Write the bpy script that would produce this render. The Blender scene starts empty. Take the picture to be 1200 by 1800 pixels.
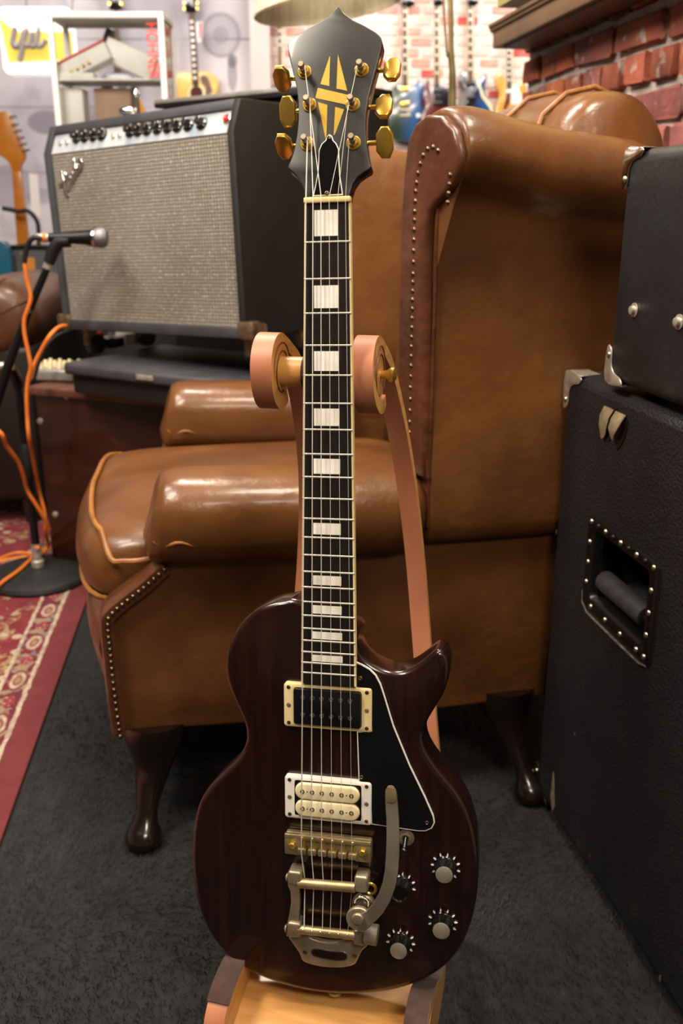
import bpy, bmesh, math, random
from mathutils import Vector as V, Matrix
R = math.radians
random.seed(7)
scene = bpy.context.scene
COL = scene.collection

# ------------------------------------------------------------------ camera
FPX, CAMH, PITCH = 1627.0, 0.97, R(18.4)
cam = bpy.data.cameras.new('camera'); camo = bpy.data.objects.new('camera', cam); COL.objects.link(camo)
cam.sensor_fit = 'VERTICAL'; cam.sensor_height = 36; cam.lens = 36 * FPX / 1800
camo.location = (0, 0, CAMH); camo.rotation_euler = (math.pi / 2 - PITCH, 0, 0)
cam.clip_start = .05; cam.clip_end = 60
cam.dof.use_dof = True; cam.dof.focus_distance = .92; cam.dof.aperture_fstop = 6.3
scene.camera = camo

# ------------------------------------------------------------------ world, lights, exposure
scene.view_settings.view_transform = 'Standard'; scene.view_settings.look = 'None'
scene.view_settings.gamma = 1; scene.view_settings.use_curve_mapping = False
scene.view_settings.exposure = 0.0
w = bpy.data.worlds.new('world'); scene.world = w; w.use_nodes = True
w.node_tree.nodes['Background'].inputs[0].default_value = (1, .86, .72, 1)
w.node_tree.nodes['Background'].inputs[1].default_value = .06

def area(name, loc, size, power, color, target):
    l = bpy.data.lights.new(name, 'AREA'); l.shape = 'RECTANGLE'; l.size, l.size_y = size
    l.energy = power; l.color = color
    o = bpy.data.objects.new(name, l); COL.objects.link(o); o.location = loc
    o.rotation_euler = (V(target) - V(loc)).to_track_quat('-Z', 'Y').to_euler()
    return o
WARM = (1, .87, .72); NEUT = (1, .93, .86)
area('ceiling_light_front', (.55, -.95, 2.62), (.8, .5), 46, WARM, (.0, 1.2, .5))
area('ceiling_light_main', (-1.0, .60, 2.62), (.4, .9), 74, WARM, (-.3, 1.5, .4))
area('fill_light_right', (.30, .95, 2.62), (.3, .5), 34, WARM, (.35, 1.4, .8))  # added overhead fill without a known fixture, brightens chair roll and cabinet tops
area('ceiling_light_amp', (-1.35, 1.5, 2.62), (.6, .6), 44, NEUT, (-.7, 2.6, .8))
area('ceiling_light_mural', (-1.6, 4.4, 2.65), (1.6, .5), 58, NEUT, (-1.6, 6.2, 1.6))
area('ceiling_light_brick', (.9, 4.4, 2.65), (1.6, .5), 100, NEUT, (.8, 6.2, 1.7))
area('ceiling_light_side', (-.35, 2.3, 2.62), (.3, .8), 62, WARM, (.7, 2.1, 1.2))

# ------------------------------------------------------------------ measuring helpers (pixel of the 1200x1800 photo -> ray)
CAM = V((0, 0, CAMH)); FW = V((0, math.cos(PITCH), -math.sin(PITCH))); UP = V((0, math.sin(PITCH), math.cos(PITCH)))
def ray(x, y): return FW + V(((x - 600) / FPX, 0, 0)) + UP * ((900 - y) / FPX)
def onz(x, y, z): r = ray(x, y); return CAM + r * ((z - CAMH) / r.z)
def ony(x, y, Y): r = ray(x, y); return CAM + r * (Y / r.y)
def onpl(x, y, P, n): r = ray(x, y); return CAM + r * ((V(P) - CAM).dot(n) / r.dot(n))

# ------------------------------------------------------------------ materials
def srgb(h):
    h = h.lstrip('#'); out = []
    for i in (0, 2, 4):
        c = int(h[i:i + 2], 16) / 255
        out.append(c / 12.92 if c <= .04045 else ((c + .055) / 1.055) ** 2.4)
    return (*out, 1)
MATS = {}
class NT:
    def __init__(s, m): s.t = m.node_tree; s.n = s.t.nodes; s.l = s.t.links
    def new(s, ty, **kw):
        n = s.n.new(ty)
        for k, v in kw.items(): setattr(n, k, v)
        return n
    def link(s, a, b): s.l.new(a, b)
def mat(name, c1, c2=None, rough=.5, metal=0, scale=8, detail=4, bump=0, bscale=60, coat=0, stretch=None, spec=.5,
        c3=None, scale3=3, lo=.35, hi=.65, lo3=.55, hi3=.7, rvar=0, emit=0, trans=0, ior=1.45, btype='noise', sheen=0, alpha=1, bump2=0, bscale2=11):
    m = bpy.data.materials.new(name); m.use_nodes = True; t = NT(m)
    b = t.n['Principled BSDF']; MATS[name] = m
    b.inputs['Base Color'].default_value = srgb(c1); b.inputs['Roughness'].default_value = rough
    b.inputs['Metallic'].default_value = metal; b.inputs['Coat Weight'].default_value = coat; b.inputs['Coat Roughness'].default_value = .08
    b.inputs['Specular IOR Level'].default_value = spec; b.inputs['IOR'].default_value = ior
    b.inputs['Transmission Weight'].default_value = trans; b.inputs['Alpha'].default_value = alpha
    if emit: b.inputs['Emission Color'].default_value = srgb(c1); b.inputs['Emission Strength'].default_value = emit
    if sheen: b.inputs['Sheen Weight'].default_value = sheen
    tc = t.new('ShaderNodeTexCoord'); vec = tc.outputs['Object']
    if stretch:
        mp = t.new('ShaderNodeMapping'); mp.inputs['Scale'].default_value = stretch
        t.link(vec, mp.inputs['Vector']); vec = mp.outputs['Vector']
    def noise(sc, det=4):
        n = t.new('ShaderNodeTexNoise'); n.inputs['Scale'].default_value = sc; n.inputs['Detail'].default_value = det
        t.link(vec, n.inputs['Vector']); return n.outputs['Fac']
    def rng(f, a, c, o0=0., o1=1.):
        r = t.new('ShaderNodeMapRange'); r.inputs['From Min'].default_value = a; r.inputs['From Max'].default_value = c
        r.inputs['To Min'].default_value = o0; r.inputs['To Max'].default_value = o1; t.link(f, r.inputs['Value']); return r.outputs['Result']
    def mix(f, a, c):
        x = t.new('ShaderNodeMix', data_type='RGBA'); t.link(f, x.inputs[0])
        for s_, i in ((a, 6), (c, 7)):
            if isinstance(s_, str): x.inputs[i].default_value = srgb(s_)
            else: t.link(s_, x.inputs[i])
        return x.outputs[2]
    if c2:
        f = noise(scale, detail); c = mix(rng(f, lo, hi), c1, c2)
        if c3: c = mix(rng(noise(scale3, 6), lo3, hi3), c, c3)
        t.link(c, b.inputs['Base Color'])
        if rvar: t.link(rng(f, .3, .7, rough - rvar, rough + rvar), b.inputs['Roughness'])
    if bump:
        bp = t.new('ShaderNodeBump'); bp.inputs['Strength'].default_value = bump; bp.inputs['Distance'].default_value = .002
        if btype == 'voronoi':
            vo = t.new('ShaderNodeTexVoronoi'); vo.inputs['Scale'].default_value = bscale; t.link(vec, vo.inputs['Vector']); t.link(vo.outputs['Distance'], bp.inputs['Height'])
        else: t.link(noise(bscale, 5), bp.inputs['Height'])
        t.link(bp.outputs['Normal'], b.inputs['Normal'])
        if bump2:
            b2 = t.new('ShaderNodeBump'); b2.inputs['Strength'].default_value = bump2; b2.inputs['Distance'].default_value = .012
            t.link(noise(bscale2, 2), b2.inputs['Height']); t.link(b2.outputs['Normal'], bp.inputs['Normal'])
    return m
# guitar and stand
mat('mahogany', '#190806', '#2b1009', rough=.24, scale=9, stretch=(28, 1.6, 28), coat=.5, c3='#150605', scale3=1.0, lo3=.40, hi3=.70)
mat('neck_wood', '#3a1710', '#2a0e08', rough=.25, scale=20, coat=.4)
mat('head_black', '#1d1d1b', '#2b2b28', rough=.36, scale=7, coat=.3, bump=.05, bscale=9)
mat('gold', '#d9b95e', '#c9a142', rough=.24, metal=.8, scale=30)
mat('gold_inlay', '#d9b95c', '#c79f3c', rough=.3, metal=.8, scale=14)
mat('gold_worn', '#bba87c', '#9a8862', rough=.42, metal=.75, scale=60)
mat('nickel_aged', '#b8ab94', '#94876f', rough=.4, metal=.7, scale=40, bump=.05, bscale=120)
mat('steel_dull', '#8a8276', '#736b5f', rough=.5, metal=.35, scale=25)
mat('chrome', '#d8d8d8', rough=.12, metal=1)
mat('silver_cap', '#b9b3a4', '#a49d8c', rough=.35, metal=.6, scale=60)
mat('string', '#e2ddd2', rough=.35, metal=.25)
mat('fret_wire', '#cfc9bc', rough=.35, metal=.5)
mat('ebony', '#141110', '#1d1815', rough=.4, scale=60, stretch=(8, 1, 1))
mat('pearl', '#fbf8f0', '#e9e4d8', rough=.25, scale=35, coat=.4)
mat('cream', '#ecd9a6', '#e2c98c', rough=.35, scale=25)
mat('cream_pale', '#efe3bd', '#e8d7a4', rough=.35, scale=25)
mat('white_plastic', '#ece8de', rough=.35)
mat('black_plastic', '#0d0e10', rough=.3)
mat('black_gloss', '#08080a', rough=.14, coat=.4)
mat('screw', '#6b5a48', '#8a7a62', rough=.4, metal=1, scale=200)
mat('pale_wood', '#d8a561', '#c38f4e', rough=.42, scale=10, stretch=(2, 2, 14), coat=.1)
mat('birch', '#d8a25c', '#c38a48', rough=.4, scale=7, stretch=(2, 12, 2), coat=.15)
mat('pink_veneer', '#b9795a', '#a86a4a', rough=.45, scale=10, stretch=(3, 1, 1))
mat('brown_felt', '#4a3430', '#3c2926', rough=.95, scale=80, bump=.3, bscale=300, sheen=.2)
mat('dark_lamin', '#6b3a1e', rough=.5)
# leather
mat('leather', '#694220', '#513015', rough=.33, scale=6, detail=5, bump=.3, bscale=110, bump2=.35, coat=.12, c3='#7a512b', scale3=4, lo3=.52, hi3=.75, rvar=.05)
mat('leather_brown', '#4a2917', '#5a321c', rough=.34, scale=12, bump=.22, bscale=60, coat=.15, bump2=.5, bscale2=22)
mat('leather_piping', '#9a6632', '#7b4c20', rough=.45, scale=40)
mat('leather_old', '#4a2c19', '#5e3a22', rough=.4, scale=8, bump=.25, bscale=30, coat=.1)
mat('leather_dark', '#140c09', '#1c110c', rough=.5, scale=8)
mat('stud', '#57483c', '#8a7762', rough=.3, metal=1, scale=90)
mat('dark_leg', '#0d0807', '#170d09', rough=.22, scale=10, coat=.5)
# black boxes
mat('tolex', '#14141a'[:7], '#1b1b1e', rough=.55, scale=20, bump=.55, bscale=260, btype='voronoi', c3='#2a2826', scale3=9, lo3=.66, hi3=.8)
mat('tolex_fine', '#141416', '#1c1c1e', rough=.5, scale=12, bump=.4, bscale=110, c3='#2b2a28', scale3=10, lo3=.66, hi3=.8)
mat('tolex_grey', '#333438', '#3e3f44', rough=.5, scale=14, bump=.3, bscale=200)
mat('tolex_far', '#141312', '#1a1918', rough=.6, scale=30)
mat('torn_cloth', '#8a7a5c', '#6a5a42', rough=.9, scale=60)
mat('worn_edge', '#6f6a5c', '#3a3834', rough=.9, scale=90)
mat('corner_metal', '#cfc8ba', '#aaa294', rough=.35, metal=.65, scale=60)
mat('corner_black', '#201c1a', rough=.3, metal=.4)
mat('rust_metal', '#9a8468', '#6e5a44', rough=.45, metal=.9, scale=50)
mat('rivet', '#c9c2b2', rough=.3, metal=1)
mat('grip', '#3a393b', '#2c2b2d', rough=.6, scale=60, bump=.2)
mat('panel_blue', '#b9bec2', '#7e98ad', rough=.4, metal=.25, scale=7, lo=.5, hi=.7)
mat('red_glass', '#d42a1e', rough=.15, coat=.5)
mat('wood_dark', '#3a1a10', '#27100a', rough=.32, scale=5, stretch=(1, 1, 5), coat=.2, c3='#180a06', scale3=3, lo3=.5, hi3=.7)
mat('wood_edge', '#6b4636', '#553529', rough=.4, scale=12)
mat('black_metal', '#121214', rough=.4, metal=.3)
mat('iron_cast', '#1b1b1c', '#232324', rough=.55, scale=80, bump=.2)
mat('mesh_grey', '#8d8d8f', '#6f6f72', rough=.4, metal=.8, scale=300, bump=.6, bscale=600)
mat('orange_cable', '#d9772b', '#c96a22', rough=.5, scale=30)
mat('black_rubber', '#0c0c0d', rough=.55)
mat('mixer_silver', '#b5b3ae', '#a19f9a', rough=.35, metal=.6, scale=20)
mat('white_paint', '#e9e5e0', rough=.5)
mat('white_box', '#e2e0dc', '#d2d0cc', rough=.55, scale=10)
mat('red_paint', '#c8261f', rough=.5)
mat('red_letter', '#e0301c', rough=.6)
mat('dark_box', '#332a2a', rough=.5)
mat('cardboard', '#a98a76', '#94745f', rough=.8, scale=8)
mat('shade_cloth', '#ddd2b6', '#cdbf9c', rough=.9, scale=60, stretch=(1, 1, .05), sheen=.2)
mat('brass_dull', '#8a7a52', '#6f6040', rough=.4, metal=.8, scale=20)
mat('olive_paint', '#9a9360', '#8c8656', rough=.6, scale=5)
mat('tan_paint', '#6a5138', '#5b442f', rough=.55, scale=7, stretch=(1, 6, 1))
mat('maple', '#b4701f', '#a3611a', rough=.35, scale=8, coat=.3)
mat('teal', '#155a73', '#0e4760', rough=.3, scale=4, coat=.4)
mat('case_grey', '#3d3f40', '#46484a', rough=.6, scale=20)
mat('tag_white', '#e9e2e0', rough=.7)
mat('tag_orange', '#b87a35', rough=.7)
mat('spruce', '#e2bb66', '#d6aa52', rough=.4, scale=10, coat=.3)
mat('rosewood', '#5a3a26', '#48301f', rough=.5, scale=20)
mat('tortoise', '#3a1c10', '#6a3a1e', rough=.3, scale=40)
mat('hole_brown', '#4a1a12', rough=.8)
mat('gtr_green', '#2e3b30', '#253848', rough=.25, scale=5, coat=.5)
mat('gtr_blue', '#1f3f6e', '#2d5a94', rough=.25, scale=5, coat=.5)
mat('gtr_red', '#5a1217', '#470d12', rough=.25, scale=5, coat=.5)
mat('gtr_black', '#120d14', '#241a2c', rough=.2, scale=5, coat=.5)
mat('gtr_orange', '#d98a2b', '#e0a04a', rough=.25, scale=5, coat=.5)
mat('yellow_sign', '#f5dc5a', rough=.5, emit=.35)
mat('white_sign', '#fffdf8', rough=.5, emit=.75)
mat('grey_sign', '#9a9290', rough=.5, emit=.1)

def glass_mat():
    m = bpy.data.materials.new('glass_pane'); m.use_nodes = True; t = NT(m); MATS['glass_pane'] = m
    t.n.remove(t.n['Principled BSDF']); o = t.n['Material Output']
    tr = t.new('ShaderNodeBsdfTransparent'); tr.inputs[0].default_value = (.97, .98, .975, 1)
    g = t.new('ShaderNodeBsdfGlossy'); g.inputs['Roughness'].default_value = .03
    fr = t.new('ShaderNodeFresnel'); fr.inputs[0].default_value = 1.45
    mx = t.new('ShaderNodeMixShader'); t.link(fr.outputs[0], mx.inputs[0]); t.link(tr.outputs[0], mx.inputs[1]); t.link(g.outputs[0], mx.inputs[2])
    t.link(mx.outputs[0], o.inputs['Surface'])
glass_mat()

# ------------------------------------------------------------------ mesh helpers
class MB:
    def __init__(s): s.v = []; s.f = []
    def add(s, vs, fs):
        k = len(s.v); s.v += [tuple(p) for p in vs]; s.f += [tuple(i + k for i in f) for f in fs]; return s
    def box(s, c, d, m=None):
        hx, hy, hz = d[0] / 2, d[1] / 2, d[2] / 2
        vs = [V((x * hx, y * hy, z * hz)) for z in (-1, 1) for y in (-1, 1) for x in (-1, 1)]
        vs = [(m @ p if m else p) + V(c) for p in vs]
        return s.add(vs, [(0, 2, 3, 1), (4, 5, 7, 6), (0, 1, 5, 4), (2, 6, 7, 3), (0, 4, 6, 2), (1, 3, 7, 5)])
    def rings(s, rs, closed=True, cap0=True, cap1=True):
        n = len(rs[0]); vs = [p for r in rs for p in r]; fs = []
        for i in range(len(rs) - 1):
            for j in range(n if closed else n - 1):
                k = (j + 1) % n; fs.append((i * n + j, i * n + k, (i + 1) * n + k, (i + 1) * n + j))
        if cap0: fs.append(tuple(range(n - 1, -1, -1)))
        if cap1: fs.append(tuple((len(rs) - 1) * n + j for j in range(n)))
        return s.add(vs, fs)
    def lathe(s, prof, o=(0, 0, 0), ax=(0, 0, 1), seg=20, cap=True):
        ax = V(ax).normalized(); a = ax.orthogonal().normalized(); b = ax.cross(a); o = V(o)
        rs = [[o + ax * h + (a * math.cos(t) + b * math.sin(t)) * r for t in [2 * math.pi * k / seg for k in range(seg)]] for r, h in prof]
        return s.rings(rs, True, cap, cap)
    def cyl(s, p0, p1, r, r1=None, seg=16):
        p0, p1 = V(p0), V(p1); return s.lathe([(r, 0), (r1 if r1 is not None else r, (p1 - p0).length)], p0, p1 - p0, seg)
    def tube(s, pts, r, seg=8, flat=None, upv=None, cap=True):
        pts = [V(p) for p in pts]; n = len(pts); rs = []; prev = None
        for i, p in enumerate(pts):
            t = (pts[min(i + 1, n - 1)] - pts[max(i - 1, 0)]).normalized()
            if upv is not None: a = (V(upv) - t * V(upv).dot(t)).normalized()
            elif prev is None: a = t.orthogonal().normalized()
            else: a = (prev - t * prev.dot(t)).normalized()
            prev = a; b = t.cross(a); rr = r[i] if isinstance(r, (list, tuple)) else r
            fl = flat or 1
            rs.append([p + a * (rr * fl * math.cos(q)) + b * (rr * math.sin(q)) for q in [2 * math.pi * k / seg for k in range(seg)]])
        return s.rings(rs, True, cap, cap)
    def ribbon(s, pts, wid, th, side):
        """rectangular band along pts; wid along `side`, th across"""
        pts = [V(p) for p in pts]; n = len(pts); rs = []; sd = V(side).normalized()
        for i, p in enumerate(pts):
            t = (pts[min(i + 1, n - 1)] - pts[max(i - 1, 0)]).normalized(); sv = (sd - t * sd.dot(t)).normalized(); nv = t.cross(sv)
            rs.append([p + sv * wid / 2 + nv * th / 2, p - sv * wid / 2 + nv * th / 2, p - sv * wid / 2 - nv * th / 2, p + sv * wid / 2 - nv * th / 2])
        return s.rings(rs)
    def prism(s, poly, z0, z1, fn=None, r=0, steps=4):
        """2-D outline extruded from z0 to z1, edges rounded by r; fn maps (x, y, z) to 3-D"""
        fn = fn or (lambda x, y, z: (x, y, z)); poly = ccw(poly)
        lay = []
        if r:
            for k in range(steps + 1): a = math.pi / 2 * k / steps; lay.append((r * (1 - math.sin(a)), z0 + r * (1 - math.cos(a))))
            for k in range(steps + 1): a = math.pi / 2 * k / steps; lay.append((r * (1 - math.cos(a)), z1 - r * (1 - math.sin(a))))
        else: lay = [(0, z0), (0, z1)]
        rs = []
        for ins, z in lay:
            q = inset(poly, ins) if ins > 1e-9 else poly
            rs.append([fn(x, y, z) for x, y in q])
        return s.rings(rs)
    def sphere(s, c, r, sc=(1, 1, 1), seg=12, rows=8):
        rs = []
        for i in range(rows + 1):
            a = -math.pi / 2 + math.pi * i / rows; rr = max(math.cos(a), .02)
            rs.append([V(c) + V((sc[0] * r * rr * math.cos(t), sc[1] * r * rr * math.sin(t), sc[2] * r * math.sin(a))) for t in [2 * math.pi * k / seg for k in range(seg)]])
        return s.rings(rs)
    def mesh(s, name, mats, smooth=35, bevel=0, bseg=2, tri=False):
        me = bpy.data.meshes.new(name); me.from_pydata(s.v, [], s.f)
        bm = bmesh.new(); bm.from_mesh(me)
        bmesh.ops.remove_doubles(bm, verts=bm.verts, dist=1e-6)
        bmesh.ops.recalc_face_normals(bm, faces=bm.faces)
        if bevel:
            es = [e for e in bm.edges if len(e.link_faces) == 2 and e.calc_face_angle(0) > R(30)]
            bmesh.ops.bevel(bm, geom=es, offset=bevel, segments=bseg, profile=.5, affect='EDGES', clamp_overlap=True)
        bm.to_mesh(me); bm.free()
        for m in (mats if isinstance(mats, (list, tuple)) else [mats]): me.materials.append(MATS[m])
        if smooth:
            me.polygons.foreach_set('use_smooth', [True] * len(me.polygons)); me.set_sharp_from_angle(angle=R(smooth))
        me.update(); return me
    def build(s, name, mats, parent=None, smooth=35, bevel=0, bseg=2, loc=None, rot=None):
        o = bpy.data.objects.new(name, s.mesh(name, mats, smooth, bevel, bseg)); COL.objects.link(o)
        if parent: o.parent = parent
        if loc is not None: o.location = loc
        if rot is not None: o.rotation_euler = rot
        return o
def ccw(p):
    a = sum(p[i][0] * p[(i + 1) % len(p)][1] - p[(i + 1) % len(p)][0] * p[i][1] for i in range(len(p)))
    return list(p) if a > 0 else list(p)[::-1]
def inset(p, d):
    n = len(p); out = []
    for i in range(n):
        a, b, c = V(p[i - 1]), V(p[i]), V(p[(i + 1) % n])
        e1 = (b - a); e2 = (c - b)
        if e1.length < 1e-9 or e2.length < 1e-9: out.append(tuple(b)); continue
        e1.normalize(); e2.normalize()
        n1 = V((-e1.y, e1.x)); n2 = V((-e2.y, e2.x)); m = n1 + n2
        if m.length < 1e-6: out.append(tuple(b)); continue
        m.normalize(); k = d / max(m.dot(n1), .5)
        out.append(tuple(b + m * k))
    return out
def smooth_poly(p, n=6, closed=True):
    """Catmull-Rom through the points"""
    p = [V(q) for q in p]; out = []; N = len(p)
    for i in range(N if closed else N - 1):
        if closed: a, b, c, d = p[i - 1], p[i], p[(i + 1) % N], p[(i + 2) % N]
        else: a, b, c, d = p[max(i - 1, 0)], p[i], p[i + 1], p[min(i + 2, N - 1)]
        for k in range(n):
            t = k / n; out.append(.5 * ((2 * b) + (c - a) * t + (2 * a - 5 * b + 4 * c - d) * t * t + (3 * b - a - 3 * c + d) * t ** 3))
    if not closed: out.append(p[-1].copy())
    return [tuple(q) for q in out]
def rrect(cx, cy, w_, h_, r, n=4):
    out = []
    for sx, sy, a0 in ((1, 1, 0), (-1, 1, 90), (-1, -1, 180), (1, -1, 270)):
        for k in range(n + 1):
            a = R(a0 + 90 * k / n); out.append((cx + sx * (w_ / 2 - r) + r * math.cos(a), cy + sy * (h_ / 2 - r) + r * math.sin(a)))
    return out
def thing(name, label, cat, loc=(0, 0, 0), rot=(0, 0, 0), group=None, mw=None):
    o = bpy.data.objects.new(name, None); COL.objects.link(o); o.empty_display_size = .05
    if mw is not None: o.matrix_world = mw
    else: o.location = loc; o.rotation_euler = rot
    return tag(o, label, cat, group)
def tag(o, label, cat, group=None):
    o['label'] = label; o['category'] = cat
    if group: o['group'] = group
    return o
def struct(o): o['kind'] = 'structure'; return o
def dup(src, parent, loc=None, rot=None, scale=None):
    c = src.copy(); COL.objects.link(c); c.parent = parent
    if loc is not None: c.location = loc
    if rot is not None: c.rotation_euler = rot
    if scale is not None: c.scale = scale
    return c
def text_mesh(body, size, depth, shear=0, name='lettering'):
    cu = bpy.data.curves.new(name, 'FONT'); cu.body = body; cu.size = size; cu.extrude = depth; cu.shear = shear; cu.align_x = 'CENTER'; cu.align_y = 'CENTER'
    cu.resolution_u = 4
    o = bpy.data.objects.new(name, cu); COL.objects.link(o); bpy.context.view_layer.update()
    me = bpy.data.meshes.new_from_object(o.evaluated_get(bpy.context.evaluated_depsgraph_get()))
    bpy.data.objects.remove(o); bpy.data.curves.remove(cu); me.name = name; return me
def mesh_obj(name, me, m, parent, loc=(0, 0, 0), rot=(0, 0, 0)):
    me.materials.clear(); me.materials.append(MATS[m]); o = bpy.data.objects.new(name, me); COL.objects.link(o)
    o.parent = parent; o.location = loc; o.rotation_euler = rot; return o

# ------------------------------------------------------------------ shader helper for patterned surfaces
class SH:
    def __init__(s, name, rough=.8):
        m = bpy.data.materials.new(name); m.use_nodes = True; MATS[name] = m; s.t = NT(m); s.b = s.t.n['Principled BSDF']; s.b.inputs['Roughness'].default_value = rough
        s.tc = s.t.new('ShaderNodeTexCoord'); s.obj = s.tc.outputs['Object']
        sp = s.t.new('ShaderNodeSeparateXYZ'); s.t.link(s.obj, sp.inputs[0]); s.x, s.y, s.z = sp.outputs
    def m(s, op, a, b=None, c=None):
        n = s.t.new('ShaderNodeMath', operation=op)
        for i, q in enumerate((a, b, c)):
            if q is None: continue
            if isinstance(q, (int, float)): n.inputs[i].default_value = q
            else: s.t.link(q, n.inputs[i])
        return n.outputs[0]
    def noise(s, sc, det=3, vec=None):
        n = s.t.new('ShaderNodeTexNoise'); n.inputs['Scale'].default_value = sc; n.inputs['Detail'].default_value = det; s.t.link(vec or s.obj, n.inputs['Vector']); return n.outputs['Fac']
    def vor(s, sc, out='Distance', vec=None):
        n = s.t.new('ShaderNodeTexVoronoi'); n.inputs['Scale'].default_value = sc; s.t.link(vec or s.obj, n.inputs['Vector']); return n.outputs[out]
    def mapv(s, sc=(1, 1, 1), loc=(0, 0, 0)):
        n = s.t.new('ShaderNodeMapping'); n.inputs['Scale'].default_value = sc; n.inputs['Location'].default_value = loc; s.t.link(s.obj, n.inputs[0]); return n.outputs[0]
    def band(s, v, a, b, soft=.001):   # 1 inside a..b
        r1 = s.t.new('ShaderNodeMapRange'); r1.inputs['From Min'].default_value = a - soft; r1.inputs['From Max'].default_value = a + soft; s.t.link(v, r1.inputs[0])
        r2 = s.t.new('ShaderNodeMapRange'); r2.inputs['From Min'].default_value = b - soft; r2.inputs['From Max'].default_value = b + soft; r2.inputs['To Min'].default_value = 1; r2.inputs['To Max'].default_value = 0; s.t.link(v, r2.inputs[0])
        return s.m('MULTIPLY', r1.outputs[0], r2.outputs[0])
    def rng(s, v, a, b, o0=0, o1=1):
        r = s.t.new('ShaderNodeMapRange'); s.t.link(v, r.inputs[0])
        for k, q in zip(('From Min', 'From Max', 'To Min', 'To Max'), (a, b, o0, o1)): r.inputs[k].default_value = q
        return r.outputs[0]
    def mix(s, f, a, c):
        x = s.t.new('ShaderNodeMix', data_type='RGBA'); s.t.link(f, x.inputs[0])
        for q, i in ((a, 6), (c, 7)):
            if isinstance(q, str): x.inputs[i].default_value = srgb(q)
            else: s.t.link(q, x.inputs[i])
        return x.outputs[2]
    def out(s, c): s.t.link(c, s.b.inputs['Base Color']); return s
    def bump(s, h, st=.3, d=.002):
        b = s.t.new('ShaderNodeBump'); b.inputs['Strength'].default_value = st; b.inputs['Distance'].default_value = d; s.t.link(h, b.inputs['Height']); s.t.link(b.outputs[0], s.b.inputs['Normal'])

# ------------------------------------------------------------------ floor with dark carpet
s = SH('carpet', .95)
n1 = s.noise(40, 6); n2 = s.noise(3, 3); st = s.noise(60, 3, s.mapv((1, .25, 1)))
s.out(s.mix(s.rng(n2, .35, .65), s.mix(s.rng(n1, .35, .7), '#0b0b0c', '#1a1b1d'), s.mix(s.rng(st, .4, .7), '#101112', '#232427')))
s.bump(s.noise(260, 4), .3, .003)
mat('carpet_fibre', '#141516', '#303134', rough=.85, scale=5, detail=4)
struct(MB().box((-.4, 1.7, -.03), (7.2, 9.8, .06)).build('floor', 'carpet', smooth=0))
# pile standing out of the carpet where it is seen close up
def pile():
    rnd = random.Random(3); mb = MB(); vs = []; fs = []
    for i in range(52000):
        x = rnd.uniform(-.62, .62); y = rnd.uniform(.62, 1.85)
        if x < -.547 - (y - 1.241) * .1165 + .012: continue
        if rnd.random() > 1.25 - (y - .62) * .65: continue
        a = 1.9 * math.sin(x * 5 + 1.3 * math.sin(y * 4)) + 1.2 * math.cos(y * 6 + x * 3) + rnd.gauss(0, .7)
        L = rnd.uniform(.006, .016); lean = rnd.uniform(.5, .95); wd = rnd.uniform(.0003, .0006)
        dx, dy = math.cos(a) * L * lean, math.sin(a) * L * lean; h = L * math.sqrt(1 - lean * lean) + .001
        px, py = -math.sin(a) * wd, math.cos(a) * wd; k = len(vs)
        vs += [(x - px, y - py, 0), (x + px, y + py, 0), (x + dx * .5 + px, y + dy * .5 + py, h * .7), (x + dx * .5 - px, y + dy * .5 - py, h * .7), (x + dx, y + dy, h)]
        fs += [(k, k + 1, k + 2, k + 3), (k + 3, k + 2, k + 4)]
    me = bpy.data.meshes.new('carpet_pile'); me.from_pydata(vs, [], fs); me.materials.append(MATS['carpet_fibre'])
    o = bpy.data.objects.new('carpet_pile', me); COL.objects.link(o); o['kind'] = 'stuff'
    tag(o, 'short dark charcoal fibres of the carpet underneath the guitar stand', 'carpet')
pile()

# ------------------------------------------------------------------ Persian rug
s = SH('rug_weave', .95)
d = s.m('MULTIPLY', s.x, -1)                                   # distance inward from the long edge
wob = s.m('MULTIPLY', s.m('SUBTRACT', s.noise(45, 2), .5), .008); dw = s.m('ADD', d, wob)
yw = s.m('ADD', s.y, wob)
red = s.mix(s.rng(s.noise(25, 4), .35, .7), '#5e2023', '#69282b')
cream = s.mix(s.rng(s.noise(60, 3), .4, .6), '#b0a08a', '#8f7f6c')
def orn(freq_y, off, cx, ry, rx, inner):
    fy = s.m('SUBTRACT', s.m('FRACT', s.m('ADD', s.m('DIVIDE', yw, freq_y), off)), .5)
    ey = s.m('DIVIDE', s.m('MULTIPLY', fy, freq_y), ry); ex_ = s.m('DIVIDE', s.m('SUBTRACT', dw, cx), rx)
    return s.m('SQRT', s.m('ADD', s.m('MULTIPLY', ey, ey), s.m('MULTIPLY', ex_, ex_)))
o1 = orn(.18, .1, .085, .036, .016, 0)
o2 = orn(.18, .6, .085, .022, .013, 0)
vo = s.vor(55, 'Color'); sepv = s.t.new('ShaderNodeSeparateColor'); s.t.link(vo, sepv.inputs[0])
bandc = s.mix(s.rng(sepv.outputs[0], .62, .66), '#5e1c26', '#84725a')
bandc = s.mix(s.rng(sepv.outputs[1], .86, .9), bandc, '#6e5a6a')
bandc = s.mix(s.band(o2, .0, 1., .12), bandc, s.mix(s.rng(s.vor(130), .2, .45), '#a3937c', '#7c2730'))
bandc = s.mix(s.band(o1, .0, 1.25, .05), bandc, '#6a1a26'); bandc = s.mix(s.band(o1, .62, 1.0, .1), bandc, cream); bandc = s.mix(s.band(o1, -.1, .42, .1), bandc, '#8f6a52')
vf = s.vor(26, 'Color'); sf = s.t.new('ShaderNodeSeparateColor'); s.t.link(vf, sf.inputs[0]); vd = s.vor(26)
field = s.mix(s.rng(s.noise(30, 3), .4, .6), '#661a24', '#74242c')
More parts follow.
